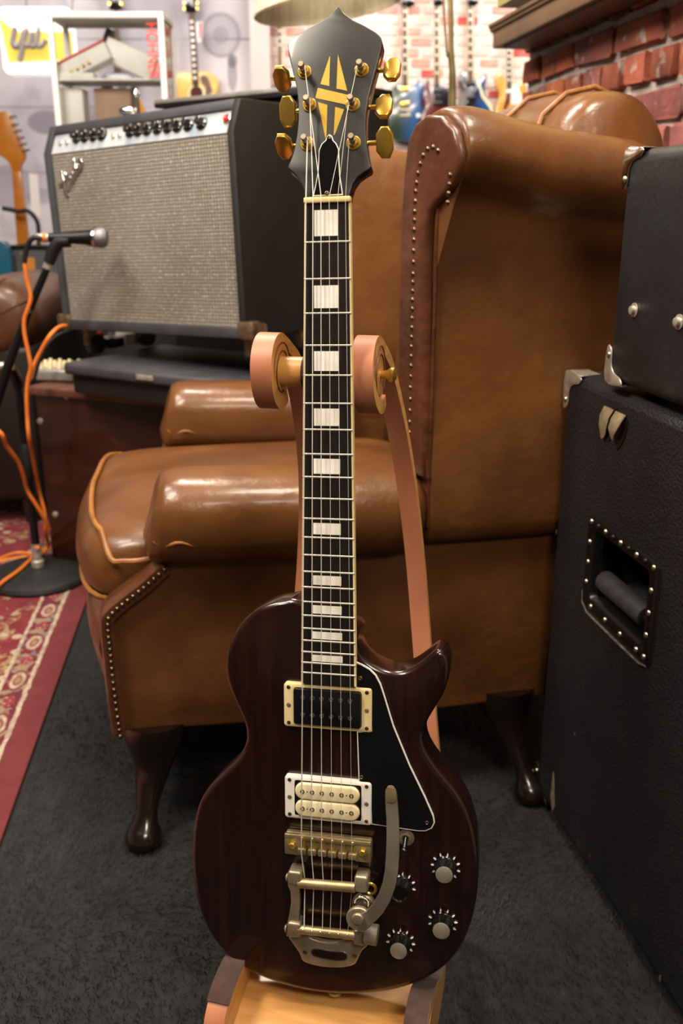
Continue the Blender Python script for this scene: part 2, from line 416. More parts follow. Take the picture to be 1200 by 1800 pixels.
field = s.mix(s.m('MULTIPLY', s.rng(sf.outputs[0], .5, .54), s.rng(vd, .38, .28)), field, '#a4947e')
field = s.mix(s.m('MULTIPLY', s.rng(sf.outputs[1], .6, .64), s.band(s.noise(38, 2), .47, .56, .02)), field, '#8f7a52')
field = s.mix(s.m('MULTIPLY', s.rng(sf.outputs[2], .72, .76), s.rng(vd, .3, .24)), field, '#566070')
c = s.mix(s.band(dw, -.05, .0530, .001), field, red)
c = s.mix(s.band(dw, .0530, .0625, .001), c, cream); c = s.mix(s.band(dw, .0625, .110, .001), c, bandc)
c = s.mix(s.band(dw, .110, .1185, .001), c, cream)
s.out(c); s.bump(s.noise(500, 3), .5, .002)
A = onz(150, 1060, .008); B = onz(0, 1480, .008); dv = (A - B); ang = math.atan2(-dv.x, dv.y)
rug = MB().box((-.75, .25, 0), (1.5, 2.7, .008)).build('persian_rug', 'rug_weave', smooth=0, bevel=.002, loc=((A.x + B.x) / 2, (A.y + B.y) / 2, .0045), rot=(0, 0, ang))
tag(rug, 'red Persian rug with cream striped border and floral field on dark carpet', 'rug')

# ------------------------------------------------------------------ right wall of old red bricks
s = SH('mortar', .95)
s.out(s.mix(s.rng(s.noise(14, 5), .35, .65), '#94897f', '#c4bab1')); s.bump(s.noise(60, 6), .8, .006)
def brickmat(nm, a, b):
    s = SH(nm, .85); gp = s.t.new('ShaderNodeNewGeometry'); s.obj = gp.outputs['Position']; f = s.noise(9, 5); dk = s.noise(5, 4); wh = s.noise(22, 6)
    c = s.mix(s.rng(f, .35, .65), a, b); c = s.mix(s.rng(dk, .52, .70), c, '#45292a'); c = s.mix(s.rng(wh, .60, .68), c, '#b8a89e')
    s.out(c); s.bump(s.noise(40, 6), .9, .006)
for i, (a, b) in enumerate((('#a85a42', '#86473a'), ('#915349', '#794742'), ('#b0603e', '#934d38'), ('#84594f', '#6d4a45'))): brickmat('brick%d' % i, a, b)
WD = V((.17, -.985, 0)).normalized()                       # from the wall's far end towards the camera
WN = V((-.985, -.17, 0)).normalized()
W0 = V((.526, 2.86, 0))
mwall = Matrix.Translation(W0) @ Matrix((( WD.x, -WN.x, 0, 0), (WD.y, -WN.y, 0, 0), (0, 0, 1, 0), (0, 0, 0, 1)))
wr = MB().box((1.7, .06, 1.33), (3.4, .12, 2.66)).build('wall_right', 'mortar', smooth=0); wr.matrix_world = mwall; struct(wr)
def brick_mesh(nm, L, D, Hh, m, seed):
    rnd = random.Random(seed); mb = MB().box((0, 0, 0), (L, D, Hh)); bm = bmesh.new(); me = mb.mesh(nm, m, 0, .006, 2)
    for v_ in me.vertices: v_.co += V((rnd.uniform(-1, 1), rnd.uniform(-1, 1), rnd.uniform(-1, 1))) * .0036
    me.polygons.foreach_set('use_smooth', [True] * len(me.polygons)); me.set_sharp_from_angle(angle=R(50)); return me
LONG = [brick_mesh('brick', .206, .03, .058, 'brick%d' % (i % 4), i) for i in range(8)]
SHORT = [brick_mesh('brick', .094, .03, .058, 'brick%d' % (i % 4), 20 + i) for i in range(8)]
rnd = random.Random(11)
for row in range(7, 24):
    z = row * .0755 + .034; header = row % 2 == 0; p = .1135 if header else .2265
    sx = -.04 if header else -.10 * (row % 4 == 1)
    while sx < 2.3:
        L = .100 if header else .212; a, b = max(sx, .0), sx + L
        vis = z > .86 + max(0, .25 - sx) * .0
        if b - a > .03 and vis:
            o = bpy.data.objects.new('brick', rnd.choice(SHORT if header else LONG)); COL.objects.link(o); o.parent = wr
            o.location = ((a + b) / 2, -.002 + rnd.uniform(-.004, .004), z + rnd.uniform(-.003, .003)); o.scale = ((b - a) / L, 1, rnd.uniform(.95, 1.03)); o.rotation_euler = (0, rnd.uniform(-.02, .02), rnd.uniform(-.015, .015))
        sx += p
# ------------------------------------------------------------------ far wall: grey printed mural, plain pillar, whitewashed bricks
YB = 6.3
s = SH('mural_print', .8)
base = s.mix(s.rng(s.noise(1.1, 4), .35, .65), '#a9a2ad', '#d9d3d6')
base = s.mix(s.rng(s.noise(3.2, 5), .55, .75), base, '#8b8590')
pl = s.m('FRACT', s.m('MULTIPLY', s.z, 2.6)); base = s.mix(s.m('MULTIPLY', s.band(pl, .0, .03, .015), s.rng(s.noise(2, 2), .4, .6)), base, '#7d7782')
def disc(px, py, rx, rz, lo, hi, colr, amount, c):
    q = ony(px, py, YB); dx = s.m('DIVIDE', s.m('SUBTRACT', s.x, q.x), rx); dz = s.m('DIVIDE', s.m('SUBTRACT', s.z, q.z), rz)
    dd = s.m('SQRT', s.m('ADD', s.m('MULTIPLY', dx, dx), s.m('MULTIPLY', dz, dz)))
    return s.mix(s.m('MULTIPLY', s.band(dd, lo, hi, .08), amount), c, colr)
base = disc(388, 62, .12, .125, -.1, 1.0, '#8f8892', .5, base); base = disc(388, 62, .12, .125, .86, 1.0, '#6d6670', .5, base); base = disc(388, 62, .05, .05, -.1, 1, '#6d6670', .35, base)
base = disc(408, 130, .03, .1, -.1, 1, '#5d5762', .55, base); base = disc(408, 107, .03, .04, -.1, 1, '#4d4752', .6, base)
base = disc(82, 215, .12, .07, -.1, 1, '#6f6874', .7, base); base = disc(20, 330, .16, .14, -.1, 1, '#6f6874', .5, base); base = disc(70, 345, .09, .05, -.1, 1, '#7f7884', .5, base)
s.out(base)
struct(MB().box((-2.55, YB + .05, 1.33), (4.1, .1, 2.66)).build('wall_back', 'mural_print', smooth=0))
mat('pillar_paint', '#d3c6bf', '#cabdb8', rough=.7, scale=3)
xa, xb = ony(440, 100, YB - .12).x, ony(474, 100, YB - .12).x
struct(MB().box(((xa + xb) / 2, YB - .03, 1.33), (xb - xa, .18, 2.66)).build('trim_1', 'pillar_paint', smooth=0))
mat('white_mortar', '#e6d8cf', '#efe4dc', rough=.9, scale=9)
wb = struct(MB().box((1.0, YB + .06, 1.33), (3.0, .1, 2.66)).build('wall_brick', 'white_mortar', smooth=0))
for nm, a, b in (('wb0', '#efdfd6', '#e3cbc2'), ('wb1', '#ecd2c8', '#e8c0b2'), ('wb2', '#d98f80', '#e3b0a2'), ('wb3', '#c4534a', '#d4756a'), ('wb4', '#b07a80', '#caa0a0')):
    mat(nm, a, b, rough=.85, scale=22, detail=5, bump=.4, bscale=60)
FM = [MB().box((0, 0, 0), (.13, .02, .046)).mesh('brick', 'wb%d' % i, 0, .004, 1) for i in range(5)]
rnd = random.Random(5)
for row in range(18):
    z = 1.15 + row * .0587
    for k in range(13):
        x = -.42 + k * .140 + (.07 if row % 2 else 0)
        if x > 1.28: continue
        i = rnd.choices(range(5), (9, 6, 3, 2.2, 1))[0]
        o = bpy.data.objects.new('brick', FM[i]); COL.objects.link(o); o.parent = wb
        o.location = (x, YB + .008 + rnd.uniform(-.003, .003), z); o.scale = (rnd.uniform(.85, 1.03), 1, rnd.uniform(.9, 1.04))
mat('plaster', '#cfc6bf', '#c4bab2', rough=.9, scale=2)
struct(MB().box((-4.02, 1.7, 1.33), (.1, 9.8, 2.66)).build('wall_left', 'plaster', smooth=0))
struct(MB().box((-.4, 1.7, 2.75), (7.2, 9.8, .06)).build('ceiling', 'plaster', smooth=0))
struct(MB().box((-.4, -3.1, 1.33), (7.2, .1, 2.66)).build('wall_front', 'plaster', smooth=0))

# ================================================================== ELECTRIC GUITAR
TH = R(11.5)
GV = (UP * .98763 - FW * .15679).normalized(); X0 = V((1, 0, 0)); N0 = X0.cross(GV)
GX = X0 * math.cos(TH) + N0 * math.sin(TH); GN = N0 * math.cos(TH) - X0 * math.sin(TH)
GO = CAM + ray(575, 355.6) * .851                              # middle of the nut, fretboard surface
BY = .81                                                        # nut to butt
def grot(): return Matrix(((GX.x, GV.x, GN.x), (GX.y, GV.y, GN.y), (GX.z, GV.z, GN.z)))
GM = Matrix.Translation(GO - GV * BY) @ grot().to_4x4()
def GL(px, py, z=0.):
    r = ray(px, py); P = GO + GN * z; Q = CAM + r * ((P - CAM).dot(GN) / r.dot(GN)) - GO
    return (Q.dot(GX), Q.dot(GV) + BY)
def GLs(pts, z=0.): return [GL(x, y, z) for x, y in pts]
gt = thing('electric_guitar', 'dark mahogany electric guitar with black pickguard and vibrato arm on wooden stand', 'guitar', mw=GM)
ZT, ZB = -.010, -.054
OUT = [(527, 1057), (500, 1057), (476, 1061), (455, 1069), (435, 1083), (418, 1101), (405, 1123), (397, 1150), (395, 1180), (400, 1207), (411, 1235), (424, 1264), (431, 1288), (429, 1311), (416, 1335), (391, 1360), (366, 1385), (349, 1413), (340, 1446), (336, 1487), (336, 1530), (341, 1570), (350, 1606), (365, 1640), (385, 1668), (412, 1694), (445, 1714), (485, 1731), (530, 1743), (580, 1750), (630, 1751), (680, 1746), (725, 1734), (765, 1714), (795, 1688), (815, 1658), (829, 1620), (837, 1580), (840, 1535), (838, 1492), (831, 1455), (819, 1420), (799, 1388), (775, 1359), (757, 1335), (746, 1313), (743, 1292), (750, 1270), (764, 1246), (778, 1222), (787, 1196), (789, 1172), (786, 1156), (779, 1147), (770, 1143), (761, 1147), (750, 1156), (735, 1168), (720, 1177), (704, 1182), (684, 1181), (662, 1173), (645, 1162), (633, 1148), (626, 1128), (623, 1100), (575, 1085)]
body_poly = smooth_poly(GLs(OUT[:-1], ZT), 3) 
body = MB().prism(body_poly, ZB, ZT, r=.007, steps=5).build('body', 'mahogany', gt, smooth=50)
# neck (rounded back), running a little way into the body
rs = []
for y, hw, dp in ((.012, .0214, .021), (-.05, .0218, .021), (-.15, .023, .022), (-.25, .0242, .0225), (-.36, .0255, .0235), (-.405, .026, .028), (-.43, .0262, .036), (-.455, .0262, .040)):
    rs.append([V((hw * math.cos(a), y + BY, -.006 - dp * abs(math.sin(a)) ** .85)) for a in [-math.pi * k / 14 for k in range(15)]])
MB().rings(rs).build('neck', 'neck_wood', gt, smooth=60)
def board_hw(y): return .0213 + (.0277 - .0213) * min(1, y / .463)
E_ = .463
MB().rings([[V((sx * (board_hw(y) - .0013), BY - y, z)) for sx, z in ((-1, -.0075), (1, -.0075), (1, 0), (-1, 0))] for y in (0, E_)]).build('fretboard', 'ebony', gt, smooth=0)
for sgn in (-1, 1):
    MB().rings([[V((sgn * (board_hw(y) + a), BY - y, z)) for a, z in ((-.0014, -.0075), (.0003, -.0075), (.0003, .0001), (-.0014, .0001))] for y in (0, E_)]).build('binding', 'cream', gt, smooth=0)
fy = lambda n: .628 * (1 - 2 ** (-n / 12))
for n in range(1, 23):
    h = board_hw(fy(n)); y = BY - fy(n)
    MB().rings([[V((x, y + .0010 * math.cos(a), .0008 * math.sin(a))) for a in [math.pi * k / 6 for k in range(7)]] for x in (-h, h)]).build('fret', 'fret_wire', gt, smooth=60)
for n, wpx in ((1, .0225), (3, .0235), (5, .0240), (7, .0248), (9, .0260), (12, .0272), (15, .0282), (17, .0290), (19, .0300), (21, .0310)):
    m_ = (fy(n) + fy(n - 1)) / 2; L = (fy(n) - fy(n - 1)); L = L * .66 if n < 12 else L * .60
    MB().box((-.001, BY - m_ - L * .03, .00005), (wpx, L, .0006)).build('inlay', 'pearl', gt, smooth=0)
MB().box((0, BY + .0022, -.0015), (.0440, .0052, .0085)).build('nut', 'cream', gt, bevel=.0012)

# headstock, bent back behind the nut
HA = R(12); HB = BY + .005
HY = V((0, math.cos(HA), -math.sin(HA))); HN = V((0, math.sin(HA), math.cos(HA))); HO = V((0, HB, -.002))
gR = grot()
wHY, wHN, wHO = gR @ HY, gR @ HN, GM @ HO
def HL(px, py, z=0.):
    r = ray(px, py); P = wHO + wHN * z; Q = CAM + r * ((P - CAM).dot(wHN) / r.dot(wHN)) - wHO
    return (Q.dot(GX), Q.dot(wHY))
def HP(x, y, z): return V((x, 0, 0)) + HO + HY * y + HN * z
hc = lambda L: [(450 + x / 4, y / 4) for x, y in L]
HOUT = hc([(655, 1396), (660, 1350), (680, 1290), (715, 1240), (760, 1208), (798, 1185), (806, 1165), (797, 1130), (784, 1070), (775, 1000), (769, 900), (771, 800), (786, 700), (816, 580), (850, 450), (878, 345), (886, 300), (878, 262), (840, 222), (760, 178), (680, 140), (620, 92), (577, 42), (520, 103), (460, 148), (380, 190), (300, 235), (245, 276), (222, 315), (227, 380), (252, 480), (281, 600), (296, 720), (296, 850), (286, 950), (266, 1060), (242, 1130), (222, 1168), (232, 1190), (270, 1220), (310, 1270), (335, 1330), (343, 1396)])
hp = [HL(x, y, .0) for x, y in HOUT]
MB().prism(hp, -.016, -.0018, fn=HP, r=.0015, steps=2).build('headstock', 'neck_wood', gt, smooth=50)
MB().prism(hp, -.0018, 0, fn=HP, r=.0009, steps=3).build('headplate', 'head_black', gt, smooth=50)
# gold emblem inlaid in the headstock
EMB = [[(517, 395), (521, 402), (514, 606), (452, 592)], [(575, 382), (641, 640), (565, 624)], [(434, 618), (645, 668), (640, 738), (416, 690)], [(434, 718), (501, 738), (495, 940), (488, 975)], [(556, 752), (618, 770), (556, 940), (545, 955)]]
for poly in EMB:
    MB().prism([HL(x, y) for x, y in hc(poly)], -.0002, .0003, fn=HP).build('emblem_piece', 'gold_inlay', gt, smooth=0)
# truss rod cover
TR = hc([(400, 1382), (418, 1310), (434, 1220), (440, 1130), (442, 1060), (462, 1015), (490, 990), (500, 960), (517, 948), (536, 960), (545, 990), (566, 1012), (584, 1050), (586, 1130), (592, 1240), (606, 1330), (611, 1372)])
tp = [HL(x, y) for x, y in TR]
trc = MB().prism(tp, .0001, .0012, fn=HP).build('truss_rod_cover', 'white_plastic', gt, smooth=0)
MB().prism(inset(ccw(tp), .0009), .0010, .0017, fn=HP).build('cover_face', 'black_gloss', trc, smooth=0)
for q in ((514, 974), (499, 1364)):
    x, y = HL(*hc([q])[0]); MB().lathe([(.0020, .0), (.0020, .0008), (.0012, .0012), (.0008, .0004)], HP(x, y, .0015), HN, 12).build('screw', 'screw', trc)
# tuners
TUN = [((340, 508), (184, 556), 1), ((375, 740), (226, 786), 0), ((358, 1012), (200, 1030), 1), ((742, 494), (955, 490), 2), ((680, 736), (898, 750), 2), ((685, 1006), (903, 1002), 0)]
posts = []
for (bx, by), (kx, ky), style in TUN:
    x, y = HL(*hc([(bx, by)])[0]); sg = -1 if x < 0 else 1
    tm = MB().lathe([(.0068, 0), (.0068, .0008), (.0060, .0014), (.0058, .0014)], HP(x, y, 0), HN, 24).build('tuner', 'gold', gt)
    MB().lathe([(.0050, .0010), (.0050, .0036), (.0043, .0043)], HP(x, y, 0), HN, 6).build('hex_bushing', 'gold', tm, smooth=0)
    MB().lathe([(.0030, .003), (.0030, .0060), (.0023, .0075), (.0023, .0095), (.0030, .0115), (.0030, .0145), (.0024, .0155)], HP(x, y, 0), HN, 16).build('string_post', 'nickel_aged', tm)
    posts.append((x, y))
    kz = -.014; ux, uy = HL(*hc([(kx, ky)])[0], kz)
    edge = min(((abs(q[1] - y) , q) for q in hp if q[0] * sg > 0))[1][0]
    MB().lathe([(.0024, 0), (.0030, .002), (.0024, .004), (.0022, abs(ux - x) - .002)], HP(x, uy, kz), V((sg, 0, 0)), 12).build('tuner_shaft', 'gold', tm)
    MB().box(tuple(HP(x, y, -.0195)), (.014, .020, .009), Matrix.Rotation(-HA, 3, 'X')).build('gear_housing', 'gold', tm, bevel=.002)
    # kidney-cut button: octagonal plate turned about its shaft
    a, b = .0078, (.0140 if style == 0 else .0130)
    prof = [(-a * .95, -b * .52), (-a * .35, -b), (a * .55, -b), (a, -b * .45), (a, b * .45), (a * .55, b), (-a * .35, b), (-a * .95, b * .52)]
    tw = {0: R(25), 1: R(62), 2: R(-18)}[style]
    def bf(px_, py_, pz_, ux=ux, uy=uy, sg=sg, tw=tw):
        yy = py_ * math.cos(tw) - pz_ * math.sin(tw); zz = py_ * math.sin(tw) + pz_ * math.cos(tw)
        return HP(ux + sg * px_ * 1.05, uy + yy, kz + zz)
    MB().prism(prof, -.0030, .0030, fn=bf, r=.0016, steps=3).build('tuner_button', 'gold', tm, smooth=40)

# pickguard with white edge ply
PG = [(624, 1163), (636, 1168), (650, 1176), (661, 1187), (669, 1202), (675, 1220), (692, 1276), (720, 1344), (748, 1402), (762, 1434), (764, 1446), (759, 1456), (748, 1461), (735, 1461), (700, 1456), (652, 1449), (650, 1380), (630, 1374), (627, 1286), (652, 1284), (650, 1212), (625, 1209)]
pgp = GLs(PG, -.005)
pg = MB().prism(pgp, -.0072, -.0050).build('pickguard', 'white_plastic', gt, smooth=0)
MB().prism(inset(ccw(pgp), .0012), -.0052, -.0046).build('pickguard_face', 'black_plastic', pg, smooth=0)
for q in ((633, 1192), (635, 1366), (750, 1446)):
    x, y = GL(*q, -.0045); MB().lathe([(.0022, 0), (.0022, .0008), (.0014, .0012), (.0009, .0005)], (x, y, -.0047), (0, 0, 1), 12).build('screw', 'screw', pg)
MB().cyl((*GL(740, 1455, -.008), -.0105), (*GL(740, 1455, -.008), -.0070), .003).build('standoff', 'black_plastic', pg)

# pickups
def ring(nm, cx, cy, m):
    o = rrect(cx, cy, .0905, .0460, .003); hole = rrect(cx, cy, .0700, .0385, .003); mb = MB(); n = len(o)
    oi = inset(ccw(o), .0010)
    lay = [[(*p, ZT) for p in ccw(o)], [(*p, -.0042) for p in ccw(o)], [(*p, -.0034) for p in oi], [(*p, -.0034) for p in ccw(hole)], [(*p, ZT + .001) for p in ccw(hole)]]
    mb.rings(lay, True, False, False); return mb.build(nm, m, gt, smooth=40)
xs6 = [-.0255 + .0102 * k for k in range(6)]
def lerp2(a, b, k): return a + (b - a) * k
c1x, c1y = GL(575.5, 1243.5, -.004)
r1 = ring('neck_pickup', c1x, c1y, 'cream')
MB().prism(rrect(c1x, c1y, .0690, .0372, .002), ZT, .0000, r=.001, steps=2).build('pickup_cover', 'black_plastic', r1, smooth=40)
for row, (ya, yb) in enumerate(((1226, 1232.5), (1256, 1262.5))):
    for k in range(6):
        x, y = GL(532 + 83 * k / 5, ya + (yb - ya) * k / 5, 0)
        MB().lathe([(.0024, -.001), (.0024, .0004), (.0017, .0007), (.0014, .0002)], (x, y, 0), (0, 0, 1), 12).build('pole_piece', 'chrome', r1)
c2x, c2y = GL(576, 1406.5, -.004)
r2 = ring('bridge_pickup', c2x, c2y, 'white_plastic')
MB().box((c2x, c2y, -.0062), (.0690, .0375, .0060)).build('base_plate', 'black_plastic', r2, smooth=0)
for sg in (1, -1):
    bb = MB().prism(rrect(c2x, c2y + sg * .0093, .0672, .0176, .0086, 8), -.004, .0010, r=.0018, steps=3).build('bobbin', 'cream_pale', r2, smooth=50)
    for k in range(6):
        MB().lathe([(.0023, -.001), (.0023, .0005), (.0015, .0007), (.0011, -.0002)], (c2x + xs6[k], c2y + sg * .0093, .0010), (0, 0, 1), 12).build('pole_screw', 'screw', bb)
    for k in (0, 4):
        MB().cyl((c2x + xs6[k] + .0050, c2y + sg * .0093, .0005), (c2x + xs6[k] + .0050, c2y + sg * .0093, .00115), .0007, seg=8).build('wire_hole', 'black_plastic', bb)
for rr, cx, cy in ((r1, c1x, c1y), (r2, c2x, c2y)):
    for sx in (-1, 1):
        for sy in (-1, 0, 1):
            MB().lathe([(.0020 if sy else .0023, 0), (.0020 if sy else .0023, .0006), (.0010, .0010), (.0008, .0003)], (cx + sx * .0402, cy + sy * .0188, -.0036), (0, 0, 1), 12).build('ring_screw', 'screw' if sy else 'nickel_aged', rr)

# bridge with six saddles
b0 = GL(500, 1487, .002); b1 = GL(652, 1494, .002); bcx, bcy = (b0[0] + b1[0]) / 2, (b0[1] + b1[1]) / 2; bw = b1[0] - b0[0]
br = MB().prism(rrect(bcx, bcy, bw, .0225, .0025), ZT + .001, -.0015, r=.001, steps=2).build('bridge', 'gold_worn', gt, smooth=40)
MB().box((bcx, bcy + .0085, .0005), (bw, .0055, .0050)).build('front_rail', 'gold_worn', br, bevel=.001)
for sx in (-1, 1):
    MB().box((bcx + sx * (bw / 2 - .0085), bcy, .0005), (.017, .0225, .0045)).build('end_block', 'gold_worn', br, bevel=.001)
    MB().lathe([(.0050, 0), (.0050, .0008), (.0036, .001), (.0036, .0032), (.0028, .0038)], (bcx + sx * (bw / 2 - .0085), bcy, .0027), (0, 0, 1), 6).build('post_nut', 'gold', br, smooth=0)
SX = []
for k in range(6):
    x, y = GL(528.6 + (617.6 - 528.6) * k / 5, 1489 + 4 * k / 5, .008); SX.append(x)
    MB().cyl((x + .0016, bcy + .006, .0010), (x + .0016, bcy - .004, .0018), .0014, seg=8).build('saddle_screw', 'gold', br)
    MB().box((x, bcy - .006, .0012), (.0086, .0062, .0075)).build('saddle', 'gold_worn', br, bevel=.0008)
    MB().sphere((x, bcy + .0085, .0030), .0016, (1, 1, .7), 8, 6).build('screw_head', 'gold', br)

# vibrato tailpiece
vb = thing('vibrato_tailpiece', '', ''); vb.parent = gt
for k_ in ('label', 'category'): del vb[k_]
def G3(px, py, z): return V((*GL(px, py, z), z))
FR = 'nickel_aged'
def strap(pts, name='side_strap'):
    rsx = []
    P = [(G3(x, y, z), w_) for x, y, z, w_ in pts]
    for i, (p, w_) in enumerate(P):
        rsx.append([p + V((w_ / 2, 0, .003)), p + V((-w_ / 2, 0, .003)), p + V((-w_ / 2, 0, -.004)), p + V((w_ / 2, 0, -.004))])
    MB().rings(rsx).build(name, FR, vb, smooth=60, bevel=.0010)
strap([(517, 1535, .006, .0135), (517, 1556, .005, .0125), (519, 1566, .002, .0095), (520, 1585, .000, .0095), (518, 1605, .000, .0105), (516, 1622, .001, .0125), (515, 1645, .002, .0140)])
BLK = [((517, 1545), .0145, .0150, .010), ((516, 1636), .0150, .0165, .008), ((634, 1556), .0140, .0180, .010), ((631, 1650), .0125, .0170, .008)]
for (qx, qy), w_, h_, zt in BLK:
    p = G3(qx, qy, zt); MB().prism(rrect(p.x, p.y, w_, h_, .003), ZT, zt, r=.0025, steps=3).build('bearing_block', FR, vb, smooth=50)
def bar(a, b, r, nm):
    MB().cyl(a, b, r, seg=20).build(nm, 'gold_worn', vb)
bar(G3(524, 1552, .006), G3(624, 1560, .006), .0052, 'tension_bar')
sa, sb_ = G3(524, 1633, .004), G3(624, 1644, .004); bar(sa, sb_, .0048, 'string_bar')
for k in range(6):
    p = sa.lerp(sb_, .10 + .155 * k) + V((0, .002, .0042)); MB().sphere(p, .0011, (1, 1, 1), 8, 6).build('string_pin', 'chrome', vb)
for q in ((506, 1542), (504, 1632)):
    p = G3(*q, .004); MB().lathe([(.0045, 0), (.0040, .0015), (.0022, .0024)], p, (-1, 0, 0), 14).build('axle_cap', FR, vb)
BP = [(508, 1646), (515, 1660), (526, 1676), (531, 1688), (545, 1695), (570, 1700), (600, 1701), (622, 1696), (629, 1686), (636, 1672), (648, 1660), (644, 1648), (620, 1650), (600, 1656), (575, 1656), (550, 1650), (532, 1640)]
bpp = smooth_poly(GLs(BP, -.004), 3); sp_ = GLs([(548, 1668), (560, 1667), (580, 1671), (600, 1672), (609, 1676), (611, 1682), (607, 1688), (590, 1689), (565, 1685), (550, 1680), (546, 1674)], -.003)
base = MB().prism(bpp, ZT, -.003, r=.0022, steps=3).build('base_plate', FR, vb, smooth=50)
MB().prism(smooth_poly(sp_, 3), -.0032, -.0026).build('slot_rim', 'chrome', base, smooth=0)
MB().prism(inset(ccw(smooth_poly(sp_, 3)), .0012), -.0030, -.0023).build('slot', 'mahogany', base, smooth=0)
for q in ((536, 1674), (623, 1680)):
    p = G3(*q, -.003); MB().lathe([(.0024, 0), (.0024, .0008), (.0012, .0012), (.0008, .0004)], p, (0, 0, 1), 12).build('screw', 'screw', base)
# spring, cup, arm
cup = G3(636, 1606, .006)
MB().lathe([(.0125, 0), (.0125, .004), (.011, .006), (.0095, .0065)], G3(640, 1588, -.008), (0, 0, 1), 24).build('spring_cup', FR, vb)
hel = []
for k in range(90):
    t = k / 89; a = t * 2 * math.pi * 3.2; c0 = G3(634, 1590, -.002).lerp(G3(636, 1587, .013), t); hel.append(c0 + V((.0072 * math.cos(a), .0072 * math.sin(a), 0)))
MB().tube(hel, .0010, 6).build('spring', 'chrome', vb)
MB().lathe([(.0128, 0), (.0132, .001), (.0132, .004), (.0122, .005)], G3(632, 1612, .014), (0, 0, 1), 28).build('arm_hub', FR, vb)
MB().lathe([(.0062, 0), (.0062, .002), (.0052, .003), (.002, .0034)], G3(629, 1614, .0205), (0, 0, 1), 20).build('pivot_bolt', FR, vb)
MB().cyl(G3(641, 1640, .006), G3(664, 1644, .006), .0105, seg=24).build('arm_barrel', 'steel_dull', vb, bevel=.001)
ARM = [(626, 1617, 28), (640, 1617, 25), (652, 1610, 22), (664, 1597, 22), (675, 1578, 22), (683, 1556, 22), (688, 1530, 22), (690, 1500, 22), (690.5, 1470, 21), (690, 1440, 20.5), (688, 1412, 20), (687, 1395, 19), (686.5, 1388, 16), (686.2, 1383, 10), (686, 1381.5, 4)]
az = [.018, .019, .020, .0215, .023, .024, .0245, .0245, .024, .024, .0245, .025, .025, .025, .025]
pts = [(G3(x, y, z), w_ / 1700) for (x, y, w_), z in zip(ARM, az)]
rsx = []
for i, (p, w_) in enumerate(pts):
    t = (pts[min(i + 1, len(pts) - 1)][0] - pts[max(i - 1, 0)][0]); t.z = 0; t.normalize(); sv = V((t.y, -t.x, 0))
    rsx.append([p + sv * w_ / 2 + V((0, 0, .0011)), p - sv * w_ / 2 + V((0, 0, .0011)), p - sv * w_ / 2 - V((0, 0, .0014)), p + sv * w_ / 2 - V((0, 0, .0014))])
arm = MB().rings(rsx).build('vibrato_arm', 'steel_dull', vb, smooth=60)
tp_ = [G3(686.5, 1412, .0262), G3(686.5, 1384, .0267)]
MB().prism(rrect((tp_[0].x + tp_[1].x) / 2, (tp_[0].y + tp_[1].y) / 2, .0108, .0165, .0050, 6), .0253, .0265, r=.0005, steps=2).build('arm_tip', 'gold_worn', arm)
ey_ = G3(651, 1562, .0); MB().tube([ey_ + V((.0055 * math.cos(a), .0055 * math.sin(a), 0)) for a in [2 * math.pi * k / 20 for k in range(21)]], .0016, 8, cap=False).build('eyelet', 'gold', vb)

# toggle switch
tg = MB().lathe([(.0088, 0), (.0088, .0008), (.0068, .0014), (.0060, .0014), (.0056, .0030), (.0042, .0034), (.0035, .0022)], (*GL(713, 1472, ZT), ZT), (0, 0, 1), 26).build('toggle_switch', 'nickel_aged', gt)
q = G3(713, 1472, ZT + .003); MB().tube([q, q + V((0, -.003, .006)), q + V((0, -.007, .012))], [.0028, .0024, .0030], 12).build('lever', 'black_gloss', tg)
MB().sphere(q + V((0, -.0075, .0128)), .0036, (1, 1, 1), 12, 8).build('lever_tip', 'black_gloss', tg)

# four control knobs
def ribbed(r, h, n=40):
    rs = []
    for z, rr in ((.0015, r), (h - .001, r * .86)):
        rs.append([(rr * (1 + (.02 if k % 2 else -.02)) * math.cos(2 * math.pi * k / (2 * n)), rr * (1 + (.02 if k % 2 else -.02)) * math.sin(2 * math.pi * k / (2 * n)), z) for k in range(2 * n)])
    return MB().rings(rs)
for i, ((kx, ky), cap, turn, a0) in enumerate((((783, 1523), 1, -8, 0), ((705, 1556), 0, 25, 0), ((778, 1620), 1, 10, 0), ((704, 1655), 1, -30, 0))):
    k0 = (*GL(kx, ky, ZT), ZT)
    kn = MB().lathe([(.0122, 0), (.0122, .0012), (.0110, .0030), (.0104, .0034)], (0, 0, 0), (0, 0, 1), 32).build('control_knob', 'black_gloss', gt, loc=k0, rot=(0, 0, R(turn)))
    ribbed(.0104, .0165).build('grip', 'black_plastic', kn, smooth=0)
    if cap: MB().lathe([(.0086, .0150), (.0086, .0168), (.0078, .0172), (.0002, .0170)], (0, 0, 0), (0, 0, 1), 28).build('cap', 'silver_cap', kn)
    else: MB().lathe([(.0088, .0150), (.0088, .0166), (.0080, .0170), (.0070, .0160), (.0002, .0160)], (0, 0, 0), (0, 0, 1), 28).build('cap', 'black_gloss', kn)
    mk = MB()
    for j in range(9):
        a = R(216 - 31.5 * j); ca, sa_ = math.cos(a), math.sin(a)
        o_ = [(.0120, -.0004), (.0128, -.0008), (.0142, -.0005), (.0152, 0), (.0142, .0005), (.0128, .0008), (.0120, .0004)]
        mk.rings([[(r_ * ca - t_ * sa_, r_ * sa_ + t_ * ca, z) for r_, t_ in o_] for z in (.0004, .0018)])
    mk.build('number_marks', 'white_plastic', kn, smooth=0)

